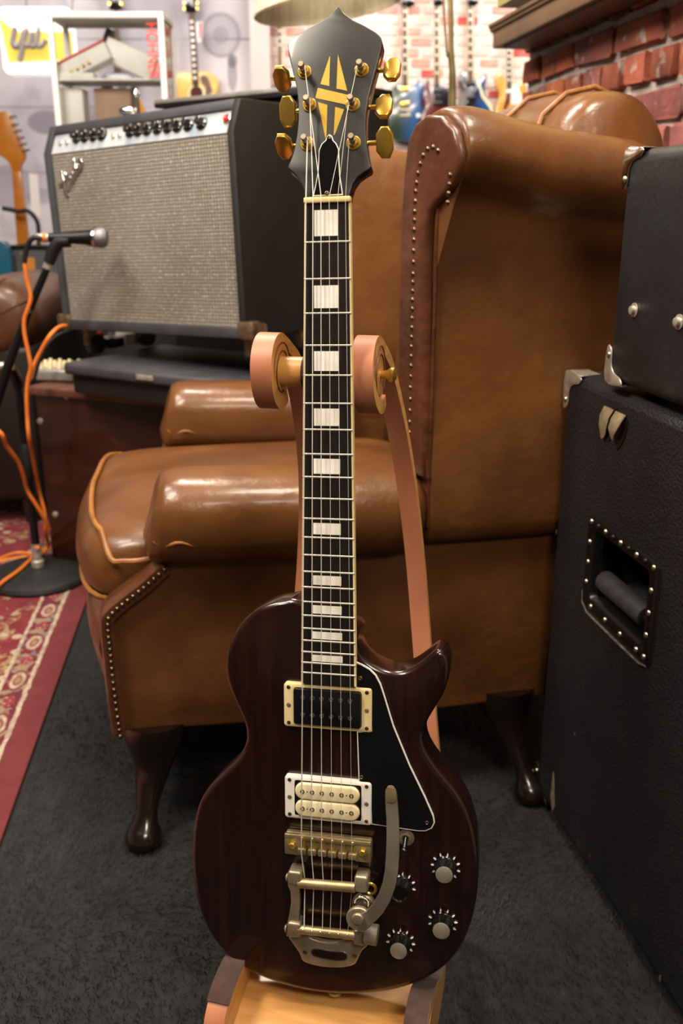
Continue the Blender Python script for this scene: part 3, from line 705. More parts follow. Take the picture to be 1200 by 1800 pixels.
# strings
NX = [538, 550.5, 564.5, 579, 594, 607.5]
RX = [535.5, 551, 568, 582.6, 600.6, 617.6]; TX = [534.4, 549, 566.4, 580, 597.4, 611]
rad = [.00060, .00050, .00042, .00026, .00022, .00018]
order = [2, 1, 0, 3, 4, 5]   # which post each string goes to (left column listed top to bottom)
for k in range(6):
    nx = GL(NX[k], 352, .0015)[0]
    px_, py_ = posts[{0: 2, 1: 1, 2: 0, 3: 3, 4: 4, 5: 5}[k]]
    sgx = .0024 if k < 3 else -.0024
    P = [HP(px_ + sgx, py_, .0090), V((nx, BY + .005, .0024)), V((nx, BY + .001, .0030)), V((SX[k], bcy - .004, .0062)), V((SX[k], bcy - .009, .0050))]
    P += [G3(RX[k], 1546 + k * 1.3, .0010), G3(RX[k], 1562 + k * 1.3, .0002), G3(TX[k], 1630 + k * 1.8, .0062), G3(TX[k], 1640 + k * 1.8, .0078)]
    MB().tube(P, rad[k], 6).build('string', 'string', gt, smooth=60)
    MB().tube([HP(px_ + .0026 * math.cos(a), py_ + .0026 * math.sin(a), .0078 + .0012 * a / 6.28) for a in [k_ * .5 for k_ in range(26)]], rad[k], 5).build('string_winding', 'string', gt)
pn = GL(588, 1752, -.03); MB().lathe([(.004, 0), (.004, .006), (.0075, .010), (.0075, .013), (.005, .014)], (pn[0], body_poly and min(p[1] for p in body_poly) + .001, -.032), (0, -1, 0), 18).build('strap_button', 'nickel_aged', gt)

# ================================================================== WOODEN GUITAR STAND
SC = GO - GV * .156 - GN * .046
SO = V((SC.x, SC.y, 0)); STH = R(13)
sd = thing('guitar_stand', 'pale bent wood guitar stand with two scrolled neck arms and felt cradle', 'stand', loc=SO, rot=(0, 0, -STH))
c = SC.z
ARC = [(.032 * math.cos(a), c + .032 * math.sin(a)) for a in [R(-60 - 10 * k) for k in range(0, 24)]]   # under, front, up to the top/back
TAIL = [(.036, c + .018), (.068, c - .002), (.098, c - .040), (.122, c - .09), (.138, c - .16), (.134, c - .25), (.112, c - .34), (.086, c - .43), (.066, c - .51), (.044, c - .585), (.012, c - .637), (-.028, c - .658), (-.070, c - .656), (-.108, c - .640), (-.142, c - .627), (-.172, c - .627), (-.192, c - .637), (-.204, c - .660), (-.208, c - .71), (-.205, c - .76), (-.195, .006)]
cx_of = lambda z: -.0175 + .0375 * (c - z) / (c - .17) if z > .17 else .02
hs_of = lambda z: .0500 + .054 * min(1, max(0, (c - z)) / (c - .17)) ** 1.2
for sg in (-1, 1):
    path2 = smooth_poly(ARC, 1, False)[:-1] + smooth_poly([ARC[-1]] + TAIL, 4, False)
    pts = [V((cx_of(z) + sg * hs_of(z), y, z)) for y, z in path2]
    armp = MB().ribbon(pts, .0215, .0125, (1, 0, 0)).build('scroll_arm', ['pale_wood', 'pink_veneer'], sd, smooth=40)
    me = armp.data
    for p in me.polygons:
        if abs(p.normal.x) < .6: p.material_index = 1
    xc = cx_of(c) + sg * hs_of(c)
    MB().lathe([(.0268, -.0102), (.0268, .0102)], (xc, 0, c), (1, 0, 0), 36).build('scroll_disc', 'pale_wood', sd)
    for rr in (.0285, .0205):                                    # dark glue lines of the spiral
        MB().tube([V((xc + .0103 + (.0004 if rr < .0268 else 0), rr * math.cos(a), c + rr * math.sin(a))) for a in [R(10 * k - 40) for k in range(33)]], .0007, 5).build('glue_line', 'dark_lamin', sd)
    MB().lathe([(.0035, .010), (.0045, .016), (.0075, .021), (.0075, .024), (.004, .026)] if sg > 0 else [(.004, .010), (.0075, .013), (.0075, .016), (.004, .018)], (xc, .004, c), (sg, 0, 0), 18).build('brass_knob', 'gold', sd)
    # felt pad over the cradle
    fp = smooth_poly([(.014, c - .628), (-.028, c - .650), (-.070, c - .648), (-.108, c - .632), (-.142, c - .619), (-.174, c - .619), (-.190, c - .627)], 4, False)
    MB().ribbon([V((cx_of(z) + sg * hs_of(z), y, z)) for y, z in fp], .0235, .005, (1, 0, 0)).build('felt_pad', 'brown_felt', sd, smooth=40)
    ck = [(.0, c - .66), (-.05, c - .664), (-.09, c - .655), (-.13, c - .636), (-.185, c - .636), (-.200, c - .665), (-.200, .075), (.0, .075)]
    MB().prism(ck, -.0088, .0088, fn=lambda y, z, x, sg=sg: (cx_of(.17) + sg * hs_of(.17) + x, y, z), r=.001, steps=1).build('side_cheek', 'pale_wood', sd, smooth=40)
    back = smooth_poly([(.052, c - .56), (.085, c - .66), (.125, c - .75), (.145, .006)], 4, False)
    MB().ribbon([V((cx_of(z) + sg * hs_of(z), y, z)) for y, z in back], .0215, .016, (1, 0, 0)).build('rear_foot', 'pale_wood', sd, smooth=40)
MB().cyl((cx_of(c) - hs_of(c), 0, c), (cx_of(c) + hs_of(c), 0, c), .0150, seg=28).build('crossbar', 'birch', sd)
for xx_ in (-.026, .026): MB().lathe([(.0165, -.004), (.0165, .004)], (xx_ - .004, 0, c), (1, 0, 0), 24).build('saddle_felt', 'brown_felt', sd)
# shelf board between the arms with a dark oval opening
bo = MB().rings([[V((.02 + sx * .096, y, z + dz)) for sx, dz in ((-1, 0), (1, 0), (1, .012), (-1, .012))] for y, z in ((.05, .148), (-.02, .140), (-.08, .136), (-.14, .130), (-.19, .120), (-.235, .105))]).build('shelf_board', 'birch', sd, smooth=40)
MB().prism([(.012 + .062 * math.cos(a), -.205 + .040 * math.sin(a)) for a in [2 * math.pi * k / 32 for k in range(32)]], .1165, .1185, fn=lambda x, y, z: (x, y, z + (y + .235) * .333)).build('oval_opening', 'dark_lamin', bo, smooth=0)

# ================================================================== WING ARMCHAIR
CH = V((-.350, 1.250, 0)); CA = R(11.0)
ch = thing('wing_armchair', 'worn tan leather wing armchair with studded edges behind the guitar stand', 'armchair', loc=CH, rot=(0, 0, CA))
def wavy(v, u, w_, z, k=.002):
    return v
# --- lower side panels (near w = .012, far)
SP = [(.004, .186), (.002, .30), (.002, .388), (.05, .425), (.092, .460), (.105, .52), (.30, .54), (.72, .54), (.715, .172), (.50, .168), (.25, .176)]
def bulge(poly, w0, w1, nm, m):
    # inflated leather panel
    mb = MB().prism(smooth_poly(poly, 1), w0, w1, fn=lambda u, z, w_: (u, w_, z), r=.006, steps=3); return mb.build(nm, m, ch, smooth=60)
bulge(SP, .014, .056, 'side_panel', 'leather'); bulge(SP, .640, .690, 'side_panel', 'leather')
MB().box((.40, .345, .335), (.60, .60, .28)).build('seat_frame', 'leather_brown', ch, smooth=0)
# --- front rail, bowed
rs = []
for k in range(15):
    w_ = .02 + .65 * k / 14; bow = -.030 * (1 - ((w_ - .345) / .325) ** 2); e = .006 if k in (0, 14) else 0
    rs.append([V((.030 + e, w_, .186)), V((.006 + bow * .5 + e, w_, .20)), V((-.010 + bow + e, w_, .27)), V((-.020 + bow + e, w_, .33)), V((-.012 + bow + e, w_, .385)), V((.04, w_, .40)), V((.10, w_, .39)), V((.10, w_, .19))])
MB().rings(rs).build('front_rail', 'leather_brown', ch, smooth=70)
# --- front facing of the arm (strip with the studs), both sides
FC = [(.004, .186), (.001, .25), (.000, .32), (.000, .375), (.006, .392), (.030, .412), (.060, .434), (.092, .462)]
def facing(w0, w1, nm):
    rs = []
    pts = smooth_poly(FC, 3, False)
    for i, (u, z) in enumerate(pts):
        a = V(pts[max(i - 1, 0)]); b = V(pts[min(i + 1, len(pts) - 1)]); t = (b - a).normalized(); n = V((-t.y, t.x))
        rs.append([V((u + n.x * .006, w0 - .003, z + n.y * .006)), V((u + n.x * .010, w0 + .010, z + n.y * .010)), V((u + n.x * .010, w1 - .01, z + n.y * .010)), V((u + n.x * .004, w1, z + n.y * .004)), V((u - n.x * .01, w1, z - n.y * .01)), V((u - n.x * .012, w0 - .002, z - n.y * .012))])
    MB().rings(rs).build(nm, 'leather_brown', ch, smooth=60)
facing(.004, .060, 'arm_facing'); facing(.632, .690, 'arm_facing')
# --- rolled arms
def arm(u0, wc, sgn, u1=.49, zc=.553):
    rs = []; seg = 28
    st = [(0, .45, .45), (.002, .70, .72), (.007, .86, .88), (.018, .95, .96), (.045, 1.0, 1.0), (.10, 1.02, 1.0), (.18, 1.02, .99), (.28, 1.0, .98), (.36, .97, .97), (u1 - u0 - .02, .90, .92), (u1 - u0 - .004, .7, .75), (u1 - u0, .4, .4)]
    for d_, fa, fz in st:
        ring_ = []
        for j in range(seg):
            a = 2 * math.pi * j / seg; ca, sa_ = math.cos(a), math.sin(a); e = 2 / 2.5
            pl = 1 + (.018 * math.sin(9 * a + 1) * max(0, 1 - d_ / .07))
            x = abs(ca) ** e * (1 if ca > 0 else -1) * .078 * fa * pl; z = abs(sa_) ** e * (1 if sa_ > 0 else -1) * .069 * fz * pl
            ring_.append(V((u0 + d_ + .012 * math.sin(a) * (1 if d_ < .03 else .3), wc + x * sgn, zc - .012 * min(1, d_ / .4) + z)))
        rs.append(ring_)
    o = MB().rings(rs).build('arm_rest', 'leather', ch, smooth=80)
    # pleat ridges of the gathered front
    for a0 in (200, 262):
        pp = []
        for k in range(9):
            a = R(a0 + 4 * math.sin(k)); d_ = .004 + k * .008; f = .80 + .24 * min(1, d_ / .045) ** .6
            pp.append(V((u0 + d_, wc - sgn * -math.cos(a) * .078 * f * 1.0, zc + math.sin(a) * .066 * f)))
        MB().tube(pp, [.0036, .0042, .004, .0036, .003, .0024, .0018, .0012, .0006], 8).build('pleat', 'leather_piping', o, smooth=80)
    return o
arm(.074, .047, 1, .49, .529); arm(.105, .640, 1)
# --- seat cushion
def cush(u0f, ubk, wa, wb, nm):
    rs = []; N = 22
    for k in range(N + 1):
        t = k / N; w_ = wa + (wb - wa) * t; e = min(1, math.sin(math.pi * t) * 3.2); e = e ** .5 if e > 0 else 0; e = max(e, .0)
        uf = u0f - .046 * (1 - abs(2 * t - 1) ** 3) + .022 * (1 - e); dome = .030 * math.sin(math.pi * t); zc = .428; hz = .056 * (.78 + .22 * e)
        ring_ = [(uf + .060, zc - hz), (uf + .022, zc - hz * .97), (uf + .004, zc - hz * .7), (uf - .004, zc - hz * .2), (uf - .002, zc + hz * .35), (uf + .012, zc + hz * .78), (uf + .040, zc + hz * 1.0 + dome * .4), (uf + .10, zc + hz * 1.08 + dome * .8), (uf + .22, zc + hz * 1.12 + dome), (.45, zc + hz * 1.1 + dome), (ubk, zc + hz + dome * .8), (ubk, zc - hz)]
        rs.append([V((a, w_, b + .004 * math.sin(17 * t + 9 * a))) for a, b in ring_])
    o = MB().rings(rs).build(nm, 'leather', ch, smooth=80)
    m = o.modifiers.new('smooth', 'SUBSURF'); m.levels = 1; m.render_levels = 2
    return o, rs
cu, rs_ = cush(-.010, .62, .052, .655, 'seat_cushion')
MB().tube(smooth_poly([(.085, .046, .462), (.055, .046, .458), (.030, .048, .458), (.012, .056, .460)] + [tuple(r[6] + V((-.012, 0, -.004))) for r in rs_[2:]], 3, False), .0046, 8).build('piping', 'leather_piping', cu)
MB().tube([r[2] + V((-.001, 0, -.004)) for r in rs_], .0040, 8).build('piping', 'leather_piping', cu)
# --- wings
def wing_sec(u, zt, sgn, wbase, roll=1.):
    q = [(.058, .47), (.058, .60), (.058, .80), (.056, .97), (.053, 1.02 - (1.095 - zt)), (.046, zt - .030), (.030, zt - .010), (.006, zt), (-.022, zt - .004), (-.046, zt - .022), (-.058, zt - .048), (-.056, zt - .074), (-.042, zt - .094), (-.016, zt - .112), (-.001, zt - .125), (.000, .90), (-.004, .75), (-.006, .62), (-.010, .52), (-.006, .480), (.010, .463)]
    return [(wbase + sgn * (a if a > 0 else a * roll), z) for a, z in q]
def wing(sgn, wbase, nm='wing', fac=True):
    us = [(.488, 1.086), (.491, 1.092), (.500, 1.096), (.515, 1.098), (.545, 1.095), (.585, 1.084), (.64, 1.073), (.70, 1.066), (.77, 1.058), (.845, 1.045)]
    rs = []
    for i, (u, zt) in enumerate(us):
        sec = wing_sec(u, zt, sgn, wbase, 1.06 if i < 6 else .85); f = max(0, 1 - (u - .488) / .16)
        rs.append([V((u - .38 * sgn * (w_ - wbase) * f, w_, z + (0.02 * max(0, (u - .7)) / .15 if z < .5 else 0))) for w_, z in sec])
    o = MB().rings(rs).build(nm, 'leather', ch, smooth=80)
    m = o.modifiers.new('smooth', 'SUBSURF'); m.levels = 1; m.render_levels = 1
    if fac:                                                       # brown front facing that follows the wing's edge
        sec = wing_sec(.475, 1.084, sgn, wbase, 1.05); sec = [(w_, max(z, .58)) for w_, z in sec]
        def ff(w_, z, d_): return (.4855 - .38 * sgn * (w_ - wbase) - d_, w_, z)
        pl = [p for i, p in enumerate(sec) if i == 0 or abs(p[0] - sec[i - 1][0]) + abs(p[1] - sec[i - 1][1]) > 1e-4]
        fo = MB().prism(pl, -.004, .010, fn=ff, r=.005, steps=3).build('wing_facing', 'leather_brown', ch, smooth=60)
        return o, ff
    return o, None
w_near, ff = wing(1, 0.0)
wing(-1, .695)
# welt beside the facing
MB().tube([V((.4905, -.005, z)) for z in [.50 + .047 * k for k in range(11)]], .0032, 8).build('piping', 'leather_brown', ch)
# nails
STUD = MB().lathe([(.0042, 0), (.0036, .0016), (.0022, .0027), (.0003, .0031)], (0, 0, 0), (0, 0, 1), 10).mesh('stud', 'stud', 60)
def stud(p, nrm):
    o = bpy.data.objects.new('stud', STUD); COL.objects.link(o); o.parent = ch; o.location = p; o.rotation_euler = V(nrm).to_track_quat('Z', 'Y').to_euler()
SL = smooth_poly([(.026, .60), (.026, .75), (.026, .88), (.025, .97), (.020, 1.010), (.008, 1.035), (-.008, 1.042), (-.022, 1.036)], 20, False)
acc = 0; last = V(SL[0])
nf = V((-1, -.38, 0))
for p in SL:
    p = V(p)
    if (p - last).length >= .0112 or p == V(SL[0]):
        stud(ff(p.x, p.y, .0095), nf); last = p
for k in range(4): stud(ff(-.046 + .001 * k, 1.006 - .0115 * k, .0095), nf)
F2 = smooth_poly(FC, 24, False); last = V(F2[0]) - V((0, 1))
for i, p in enumerate(F2):
    p = V(p)
    if (p - last).length >= .0095:
        stud((p.x + .003, .001, p.y), (-.25, -1, .1)); last = p
# --- back with rolled top
rs = []; N = 16
for k in range(N + 1):
    t = k / N; w_ = .035 + .625 * t; cr = .018 * math.sin(math.pi * t); e = .0 if 0 < k < N else .010
    prof = [(.56, .46), (.585, .60), (.62, .80), (.655, .96), (.678 + e, 1.04), (.700 + e, 1.088 + cr - e), (.735, 1.118 + cr - e), (.780, 1.128 + cr - e), (.825, 1.112 + cr - e), (.858 - e, 1.072 + cr), (.868 - e, 1.025 + cr), (.852 - e, .985), (.818, .965), (.800, .93), (.785, .75), (.760, .50), (.740, .30), (.725, .185), (.68, .185), (.66, .40)]
    rs.append([V((a, w_, b)) for a, b in prof])
bk = MB().rings(rs).build('back', 'leather', ch, smooth=80)
m = bk.modifiers.new('smooth', 'SUBSURF'); m.levels = 1; m.render_levels = 1
for kk in (3, 7):
    MB().tube([rs[kk][j] + V((0, 0, .002)) for j in range(4, 12)], .0042, 8).build('piping', 'leather_piping', bk)
# --- cabriole legs
def leg(u, w_, fu, fw, hgt=.19):
    prof = [(0, .056, hgt), (.02, .055, hgt * .9), (.10, .046, hgt * .76), (.25, .032, hgt * .62), (.50, .0235, hgt * .46), (.68, .0185, hgt * .34), (.80, .0175, hgt * .25), (.94, .022, hgt * .185), (1.0, .029, hgt * .12), (1.0, .030, hgt * .07), (.98, .024, hgt * .015), (.97, .018, 0)]
    rs = [[V((u + fu * o + r_ * math.cos(a), w_ + fw * o + r_ * math.sin(a), z)) for a in [2 * math.pi * k / 18 for k in range(18)]] for o, r_, z in prof]
    return MB().rings(rs).build('leg', 'dark_leg', ch, smooth=80)
leg(.062, .050, -.030, -.075); leg(.062, .640, -.030, .07); leg(.650, .050, .030, -.080); leg(.650, .640, .030, .07)

# ================================================================== BLACK SPEAKER CABINETS ON THE RIGHT
CD = V((.177, -.984, 0)).normalized(); CN = V((-CD.y * -1, 0, 0))
CW = V((CD.y, -CD.x, 0)); CW = -CW if CW.x < 0 else CW           # away from the visible side, to the right
def cabm(o): return Matrix.Translation(o) @ Matrix(((CD.x, CW.x, 0, 0), (CD.y, CW.y, 0, 0), (0, 0, 1, 0), (0, 0, 0, 1)))
A0 = onz(943, 1402, 0) - CD * .012
lc = thing('speaker_cabinet', 'large black textured speaker cabinet standing on the carpet with recessed side handle', 'speaker', mw=cabm(A0))
PN = V((-CW.x, -CW.y, 0))
def CP(px, py, off=0.):
    P = A0 + PN * off; q = onpl(px, py, P, PN) - A0; return (q.dot(CD), -off, q.z)
LH = .735; LL = .60; LWd = .36
hx0, hz1 = CP(1036, 900)[0], CP(1036, 900)[2]; corners = [CP(1036, 903), CP(1157, 985), CP(1146, 1172), CP(1028, 1066)]
ha = (corners[0][0] + corners[3][0]) / 2; hb = (corners[1][0] + corners[2][0]) / 2; hz0 = (corners[2][2] + corners[3][2]) / 2; hz1 = (corners[0][2] + corners[1][2]) / 2
HCX, HCZ, HWd, HHt = (ha + hb) / 2, (hz0 + hz1) / 2, hb - ha, hz1 - hz0
# body: box with an opening for the handle dish
def cab_body():
    mb = MB(); z0, z1 = .012, LH
    ox0, ox1, oz0, oz1 = HCX - HWd * .42, HCX + HWd * .42, HCZ - HHt * .40, HCZ + HHt * .40
    r = .014
    prof = [(0 + r, 0), (LL - r, 0), (LL, r), (LL, LWd - r), (LL - r, LWd), (r, LWd), (0, LWd - r), (0, r)]
    # side wall with hole
    xs = [r, ox0, ox1, LL - r]; zs = [z0 + r, oz0, oz1, z1 - r]
    V_ = [(x, 0, z) for z in zs for x in xs]; F_ = []
    for j in range(3):
        for i in range(3):
            if i == 1 and j == 1: continue
            F_.append((j * 4 + i, j * 4 + i + 1, j * 4 + i + 5, j * 4 + i + 4))
    mb.add(V_, F_)
    def rr(q, z): return [(x, y, z) for x, y in q]
    def ins(d): return [(d + r, d), (LL - d - r, d), (LL - d, d + r), (LL - d, LWd - d - r), (LL - d - r, LWd - d), (d + r, LWd - d), (d, LWd - d - r), (d, d + r)]
    lay = []
    for k in range(5): a = math.pi / 2 * k / 4; lay.append(rr(ins(r * .999 * (1 - math.sin(a))), z0 + r * (1 - math.cos(a))))
    for k in range(5): a = math.pi / 2 * k / 4; lay.append(rr(ins(r * .999 * (1 - math.cos(a))), z1 - r * (1 - math.sin(a))))
    n = 8; k0 = len(mb.v); vs = [p for l in lay for p in l]; fs = []
    for i in range(len(lay) - 1):
        for j in range(n):
            if i == 4 and j == 0: continue
            kk = (j + 1) % n; fs.append((i * n + j, i * n + kk, (i + 1) * n + kk, (i + 1) * n + j))
    fs.append(tuple(range(n - 1, -1, -1))); fs.append(tuple((len(lay) - 1) * n + j for j in range(n)))
    mb.add(vs, fs)
    # dish
    d = .075
    mb.add([(ox0, 0, oz0), (ox1, 0, oz0), (ox1, 0, oz1), (ox0, 0, oz1), (ox0 + .012, d, oz0 + .030), (ox1 - .012, d, oz0 + .030), (ox1 - .012, d, oz1 - .012), (ox0 + .012, d, oz1 - .012)], [(0, 1, 5, 4), (1, 2, 6, 5), (2, 3, 7, 6), (3, 0, 4, 7), (4, 5, 6, 7)])
    return mb
cab_body().build('body', 'tolex', lc, smooth=40)
# handle plate frame
def frame_plate():
    o = rrect(HCX, HCZ, HWd, HHt, .014, 5); i_ = rrect(HCX, HCZ, HWd * .80, HHt * .74, .010, 5); mb = MB()
    L = [[(x, .001, z) for x, z in ccw(o)], [(x, -.0015, z) for x, z in ccw(o)], [(x, -.0035, z) for x, z in inset(ccw(o), .003)], [(x, -.0035, z) for x, z in inset(ccw(i_), -.003)], [(x, -.001, z) for x, z in ccw(i_)], [(x, .02, z) for x, z in inset(ccw(i_), .003)]]
    return mb.rings(L, True, False, False)
hd = frame_plate().build('handle_plate', 'black_plastic', lc, smooth=50)
o = rrect(HCX, HCZ - .004, HWd + .012, HHt + .006, .018, 5)
MB().rings([[(x, -.0004, z) for x, z in ccw(o)], [(x, -.0012, z) for x, z in inset(ccw(o), .002)], [(x, -.0012, z) for x, z in inset(ccw(o), .012)]], True, False, False).build('worn_rim', 'corner_black', hd, smooth=50)
MB().tube([(HCX - HWd * .53, -.0012, HCZ - HHt * .36), (HCX - HWd * .51, -.0012, HCZ - HHt * .49), (HCX - HWd * .42, -.0012, HCZ - HHt * .555), (HCX, -.0012, HCZ - HHt * .56), (HCX + HWd * .38, -.0012, HCZ - HHt * .56), (HCX + HWd * .47, -.0012, HCZ - HHt * .53)], [.0008, .0014, .002, .0022, .0026, .0012], 6).build('worn_edge', 'worn_edge', hd, smooth=60)
RIV = MB().lathe([(.0042, 0), (.0038, .0016), (.0022, .0026), (.0003, .0030)], (0, 0, 0), (0, -1, 0), 12).mesh('rivet', 'rivet', 60)
RIVD = RIV.copy(); RIVD.materials.clear(); RIVD.materials.append(MATS['corner_black'])
def riv(x, z, par, me=RIV, y=-.0035):
    o = bpy.data.objects.new('rivet', me); COL.objects.link(o); o.parent = par; o.location = (x, y, z)
ex_, ez_ = HWd * .45, HHt * .44
for k in range(5): riv(HCX - ex_ + 2 * ex_ * k / 4, HCZ + ez_, hd)
for k in range(4): riv(HCX - ex_ + 2 * ex_ * (k + .5) / 4, HCZ + ez_, hd, RIVD); riv(HCX - ex_ + 2 * ex_ * (k + .45) / 3.9, HCZ - ez_, hd)
for k in range(1, 4):
    riv(HCX - ex_, HCZ + ez_ - 2 * ez_ * k / 4, hd); riv(HCX + ex_, HCZ + ez_ - 2 * ez_ * k / 4 * 1.0, hd)
riv(HCX + ex_, HCZ - ez_, hd)
gz = HCZ - HHt * .17; MB().cyl((HCX - HWd * .36, .016, gz), (HCX + HWd * .28, .016, gz), .0155, seg=20).build('grip', 'grip', hd, bevel=.002)
MB().cyl((HCX + HWd * .27, .016, gz), (HCX + HWd * .36, .016, gz), .006).build('grip_axle', 'rust_metal', hd)
for sx in (-1, 1): MB().box((HCX + sx * HWd * .375, .022, HCZ), (.005, .030, HHt * .66)).build('grip_bracket', 'black_gloss', hd, bevel=.001)
# metal corners
def corner(par, x, z, sx, sz, m, nm='corner_cap', s_=.052):
    # rounded shell hugging a cabinet corner, seen on the side face
    mb = MB(); t = .0016
    pl = smooth_poly([(0, 0), (s_, 0), (s_ * .94, s_ * .20), (s_ * .55, s_ * .30), (s_ * .34, s_ * .50), (s_ * .28, s_ * .92), (0, s_)], 3)
    mb.prism(pl, 0, t, fn=lambda a, b, c_: (x + sx * a, -c_ - .0002, z + sz * b), r=.0006, steps=2)
    mb.prism([(0, 0), (s_, 0), (s_ * .8, .035), (0, .035)], 0, t, fn=lambda a, b, c_: (x + sx * a, b - .0008, z - sz * c_), r=.0006, steps=2)
    mb.prism([(0, 0), (s_, 0), (s_ * .8, .035), (0, .035)], 0, t, fn=lambda a, b, c_: (x - sx * c_, b - .0008, z + sz * a), r=.0006, steps=2)
    o = mb.build(nm, m, par, smooth=50)
    r_ = bpy.data.objects.new('rivet', RIV); COL.objects.link(r_); r_.parent = o; r_.location = (x + sx * s_ * .16, -.002, z + sz * s_ * .78)
    return o
corner(lc, .0, LH, 1, -1, 'corner_metal'); corner(lc, .0, .012, 1, 1, 'corner_black')
# torn vinyl near the top edge: a pale backing patch with two curled flaps
tc_ = CP(1080, 742)
tn = MB().prism(smooth_poly([(-.030, -.016), (-.012, -.030), (.004, -.018), (.016, -.034), (.034, -.012), (.036, .010), (.018, .014), (.004, .020), (-.010, .016), (-.026, .012)], 2), 0, .001, fn=lambda a, b, c_: (tc_[0] + a, -.0004 - c_, tc_[2] + b)).build('torn_patch', 'corner_black', lc, smooth=0)
def flap(pts, nm='torn_flap'):
    rs = [[V((tc_[0] + a - w_, -y, tc_[2] + b)), V((tc_[0] + a + w_, -y, tc_[2] + b)), V((tc_[0] + a + w_, -y - .0012, tc_[2] + b)), V((tc_[0] + a - w_, -y - .0012, tc_[2] + b))] for a, b, y, w_ in pts]
    MB().rings(rs).build(nm, 'torn_cloth', tn, smooth=60)
flap([(-.016, .016, .001, .014), (-.018, .004, .006, .013), (-.018, -.010, .007, .011), (-.022, -.020, .004, .008), (-.025, -.028, .003, .003)])
flap([(.018, .016, .001, .014), (.018, .006, .007, .014), (.016, -.006, .010, .011), (.012, -.014, .008, .006), (.010, -.022, .005, .002)])
# split edge near the floor
se = CP(968, 1420); MB().prism([(-.004, .04), (.004, .01), (.010, -.018), (.006, -.030), (-.006, -.01)], 0, .0015, fn=lambda a, b, c_: (se[0] + a + .004, -.0004 - c_, max(se[2], .02) + .03 + b)).build('scuff', 'torn_cloth', lc, smooth=0)
for px, py, sc in ((978, 935, .004), (1010, 1290, .003), (1160, 1720, .006), (1036, 1505, .003)):
    q = CP(px, py); MB().sphere((q[0], -.0003, q[2]), sc, (.4, .12, 1), 8, 6).build('scuff', 'worn_edge', lc)
# --- head on top
B0 = onz(1064, 668, LH + .012)
q = B0 - A0; B0L = (q.dot(CD), q.dot(CW), LH)
uc = thing('amplifier_head', 'black textured amplifier head on top of the large cabinet with metal corners', 'amplifier', mw=cabm(A0 + CD * B0L[0] + CW * B0L[1] + V((0, 0, LH))))
UH = .287
MB().box((.30, .15, .012 + UH / 2), (.60, .30, UH)).build('body', 'tolex_fine', uc, bevel=.016, bseg=4)
corner(uc, .0, .012 + UH, 1, -1, 'chrome', s_=.045); corner(uc, .0, .012, 1, 1, 'corner_metal', s_=.045)
for x, y in ((.05, .05), (.55, .05), (.05, .25), (.55, .25)): MB().lathe([(.016, 0), (.018, .012)], (x, y, 0), (0, 0, 1), 16).build('foot', 'black_rubber', uc)
U0 = A0 + CD * B0L[0] + CW * B0L[1]
for px, py in ((1115, 545), (1194, 566)):
    q = onpl(px, py, U0, PN) - U0; MB().lathe([(.0090, 0), (.0090, .001), (.0055, .0015), (.0052, .0055), (.003, .0062)], (q.dot(CD), -.0003, q.z - LH), (0, -1, 0), 18).build('handle_bolt', 'corner_metal', uc)

# ================================================================== COMBO AMPLIFIER WITH SILVER GRILLE
AL, AR = V((-.720, 2.430, .662)), V((-.208, 2.042, .689))
aex = (AR - AL).normalized(); aey = V((-aex.y, aex.x, 0)).normalized(); aez = aex.cross(aey).normalized(); AWd = (AR - AL).length
def frame(o, x, y, z): return Matrix(((x.x, y.x, z.x, o.x), (x.y, y.y, z.y, o.y), (x.z, y.z, z.z, o.z), (0, 0, 0, 1)))
AMX = frame(AL, aex, aey, aez); AMI = AMX.inverted()
am = thing('combo_amplifier', 'black combo amplifier with silver woven grille and row of knobs on black case', 'amplifier', mw=AMX)
PR = [(0, 0), (0, .425), (.028, .489), (.262, .489), (.275, .475), (.275, 0)]
for x0 in (0, AWd - .020):
    MB().prism(PR, x0, x0 + .020, fn=lambda y, z, x: (x, y, z), r=.003, steps=2).build('side_board', 'tolex_grey' if x0 == 0 else 'tolex_far', am, smooth=40)
MB().box((AWd / 2, .148, .478), (AWd - .03, .235, .020)).build('top_board', 'tolex_grey', am, bevel=.003)
MB().box((AWd / 2, .138, .012), (AWd - .03, .272, .024)).build('bottom_board', 'tolex_grey', am, bevel=.003)
MB().box((AWd / 2, .262, .245), (AWd - .03, .016, .465)).build('back_board', 'tolex_far', am, smooth=0)
MB().rings([[V((x, y, z)) for y, z in ((.024, .470), (.030, .490), (.060, .488), (.050, .466))] for x in (.012, AWd - .012)]).build('top_lip', 'tolex_grey', am, bevel=.002)
s = SH('grille_weave', .45)
fx = s.m('ABSOLUTE', s.m('SINE', s.m('MULTIPLY', s.x, math.pi / .0092))); fz = s.m('ABSOLUTE', s.m('SINE', s.m('MULTIPLY', s.z, math.pi / .0078)))
hgt = s.m('MULTIPLY', s.rng(fx, .1, .6), s.rng(fz, .1, .6))
g0 = s.mix(s.rng(s.noise(4, 4), .35, .7), '#a8a093', '#8f8778'); g1 = s.mix(s.rng(s.noise(150, 2), .55, .7), g0, '#cfcabe')
s.out(s.mix(hgt, '#4d473e', g1)); s.bump(hgt, .7, .002); s.b.inputs['Metallic'].default_value = .15
MB().box((AWd / 2, .016, .222), (AWd - .038, .008, .398)).build('grille_cloth', 'grille_weave', am, smooth=0)
MB().tube([(.019, .010, .022), (.019, .010, .424)], .0016, 6).build('grille_piping', 'case_grey', am); MB().tube([(AWd - .020, .010, .022), (AWd - .020, .010, .424)], .0016, 6).build('grille_piping', 'case_grey', am)
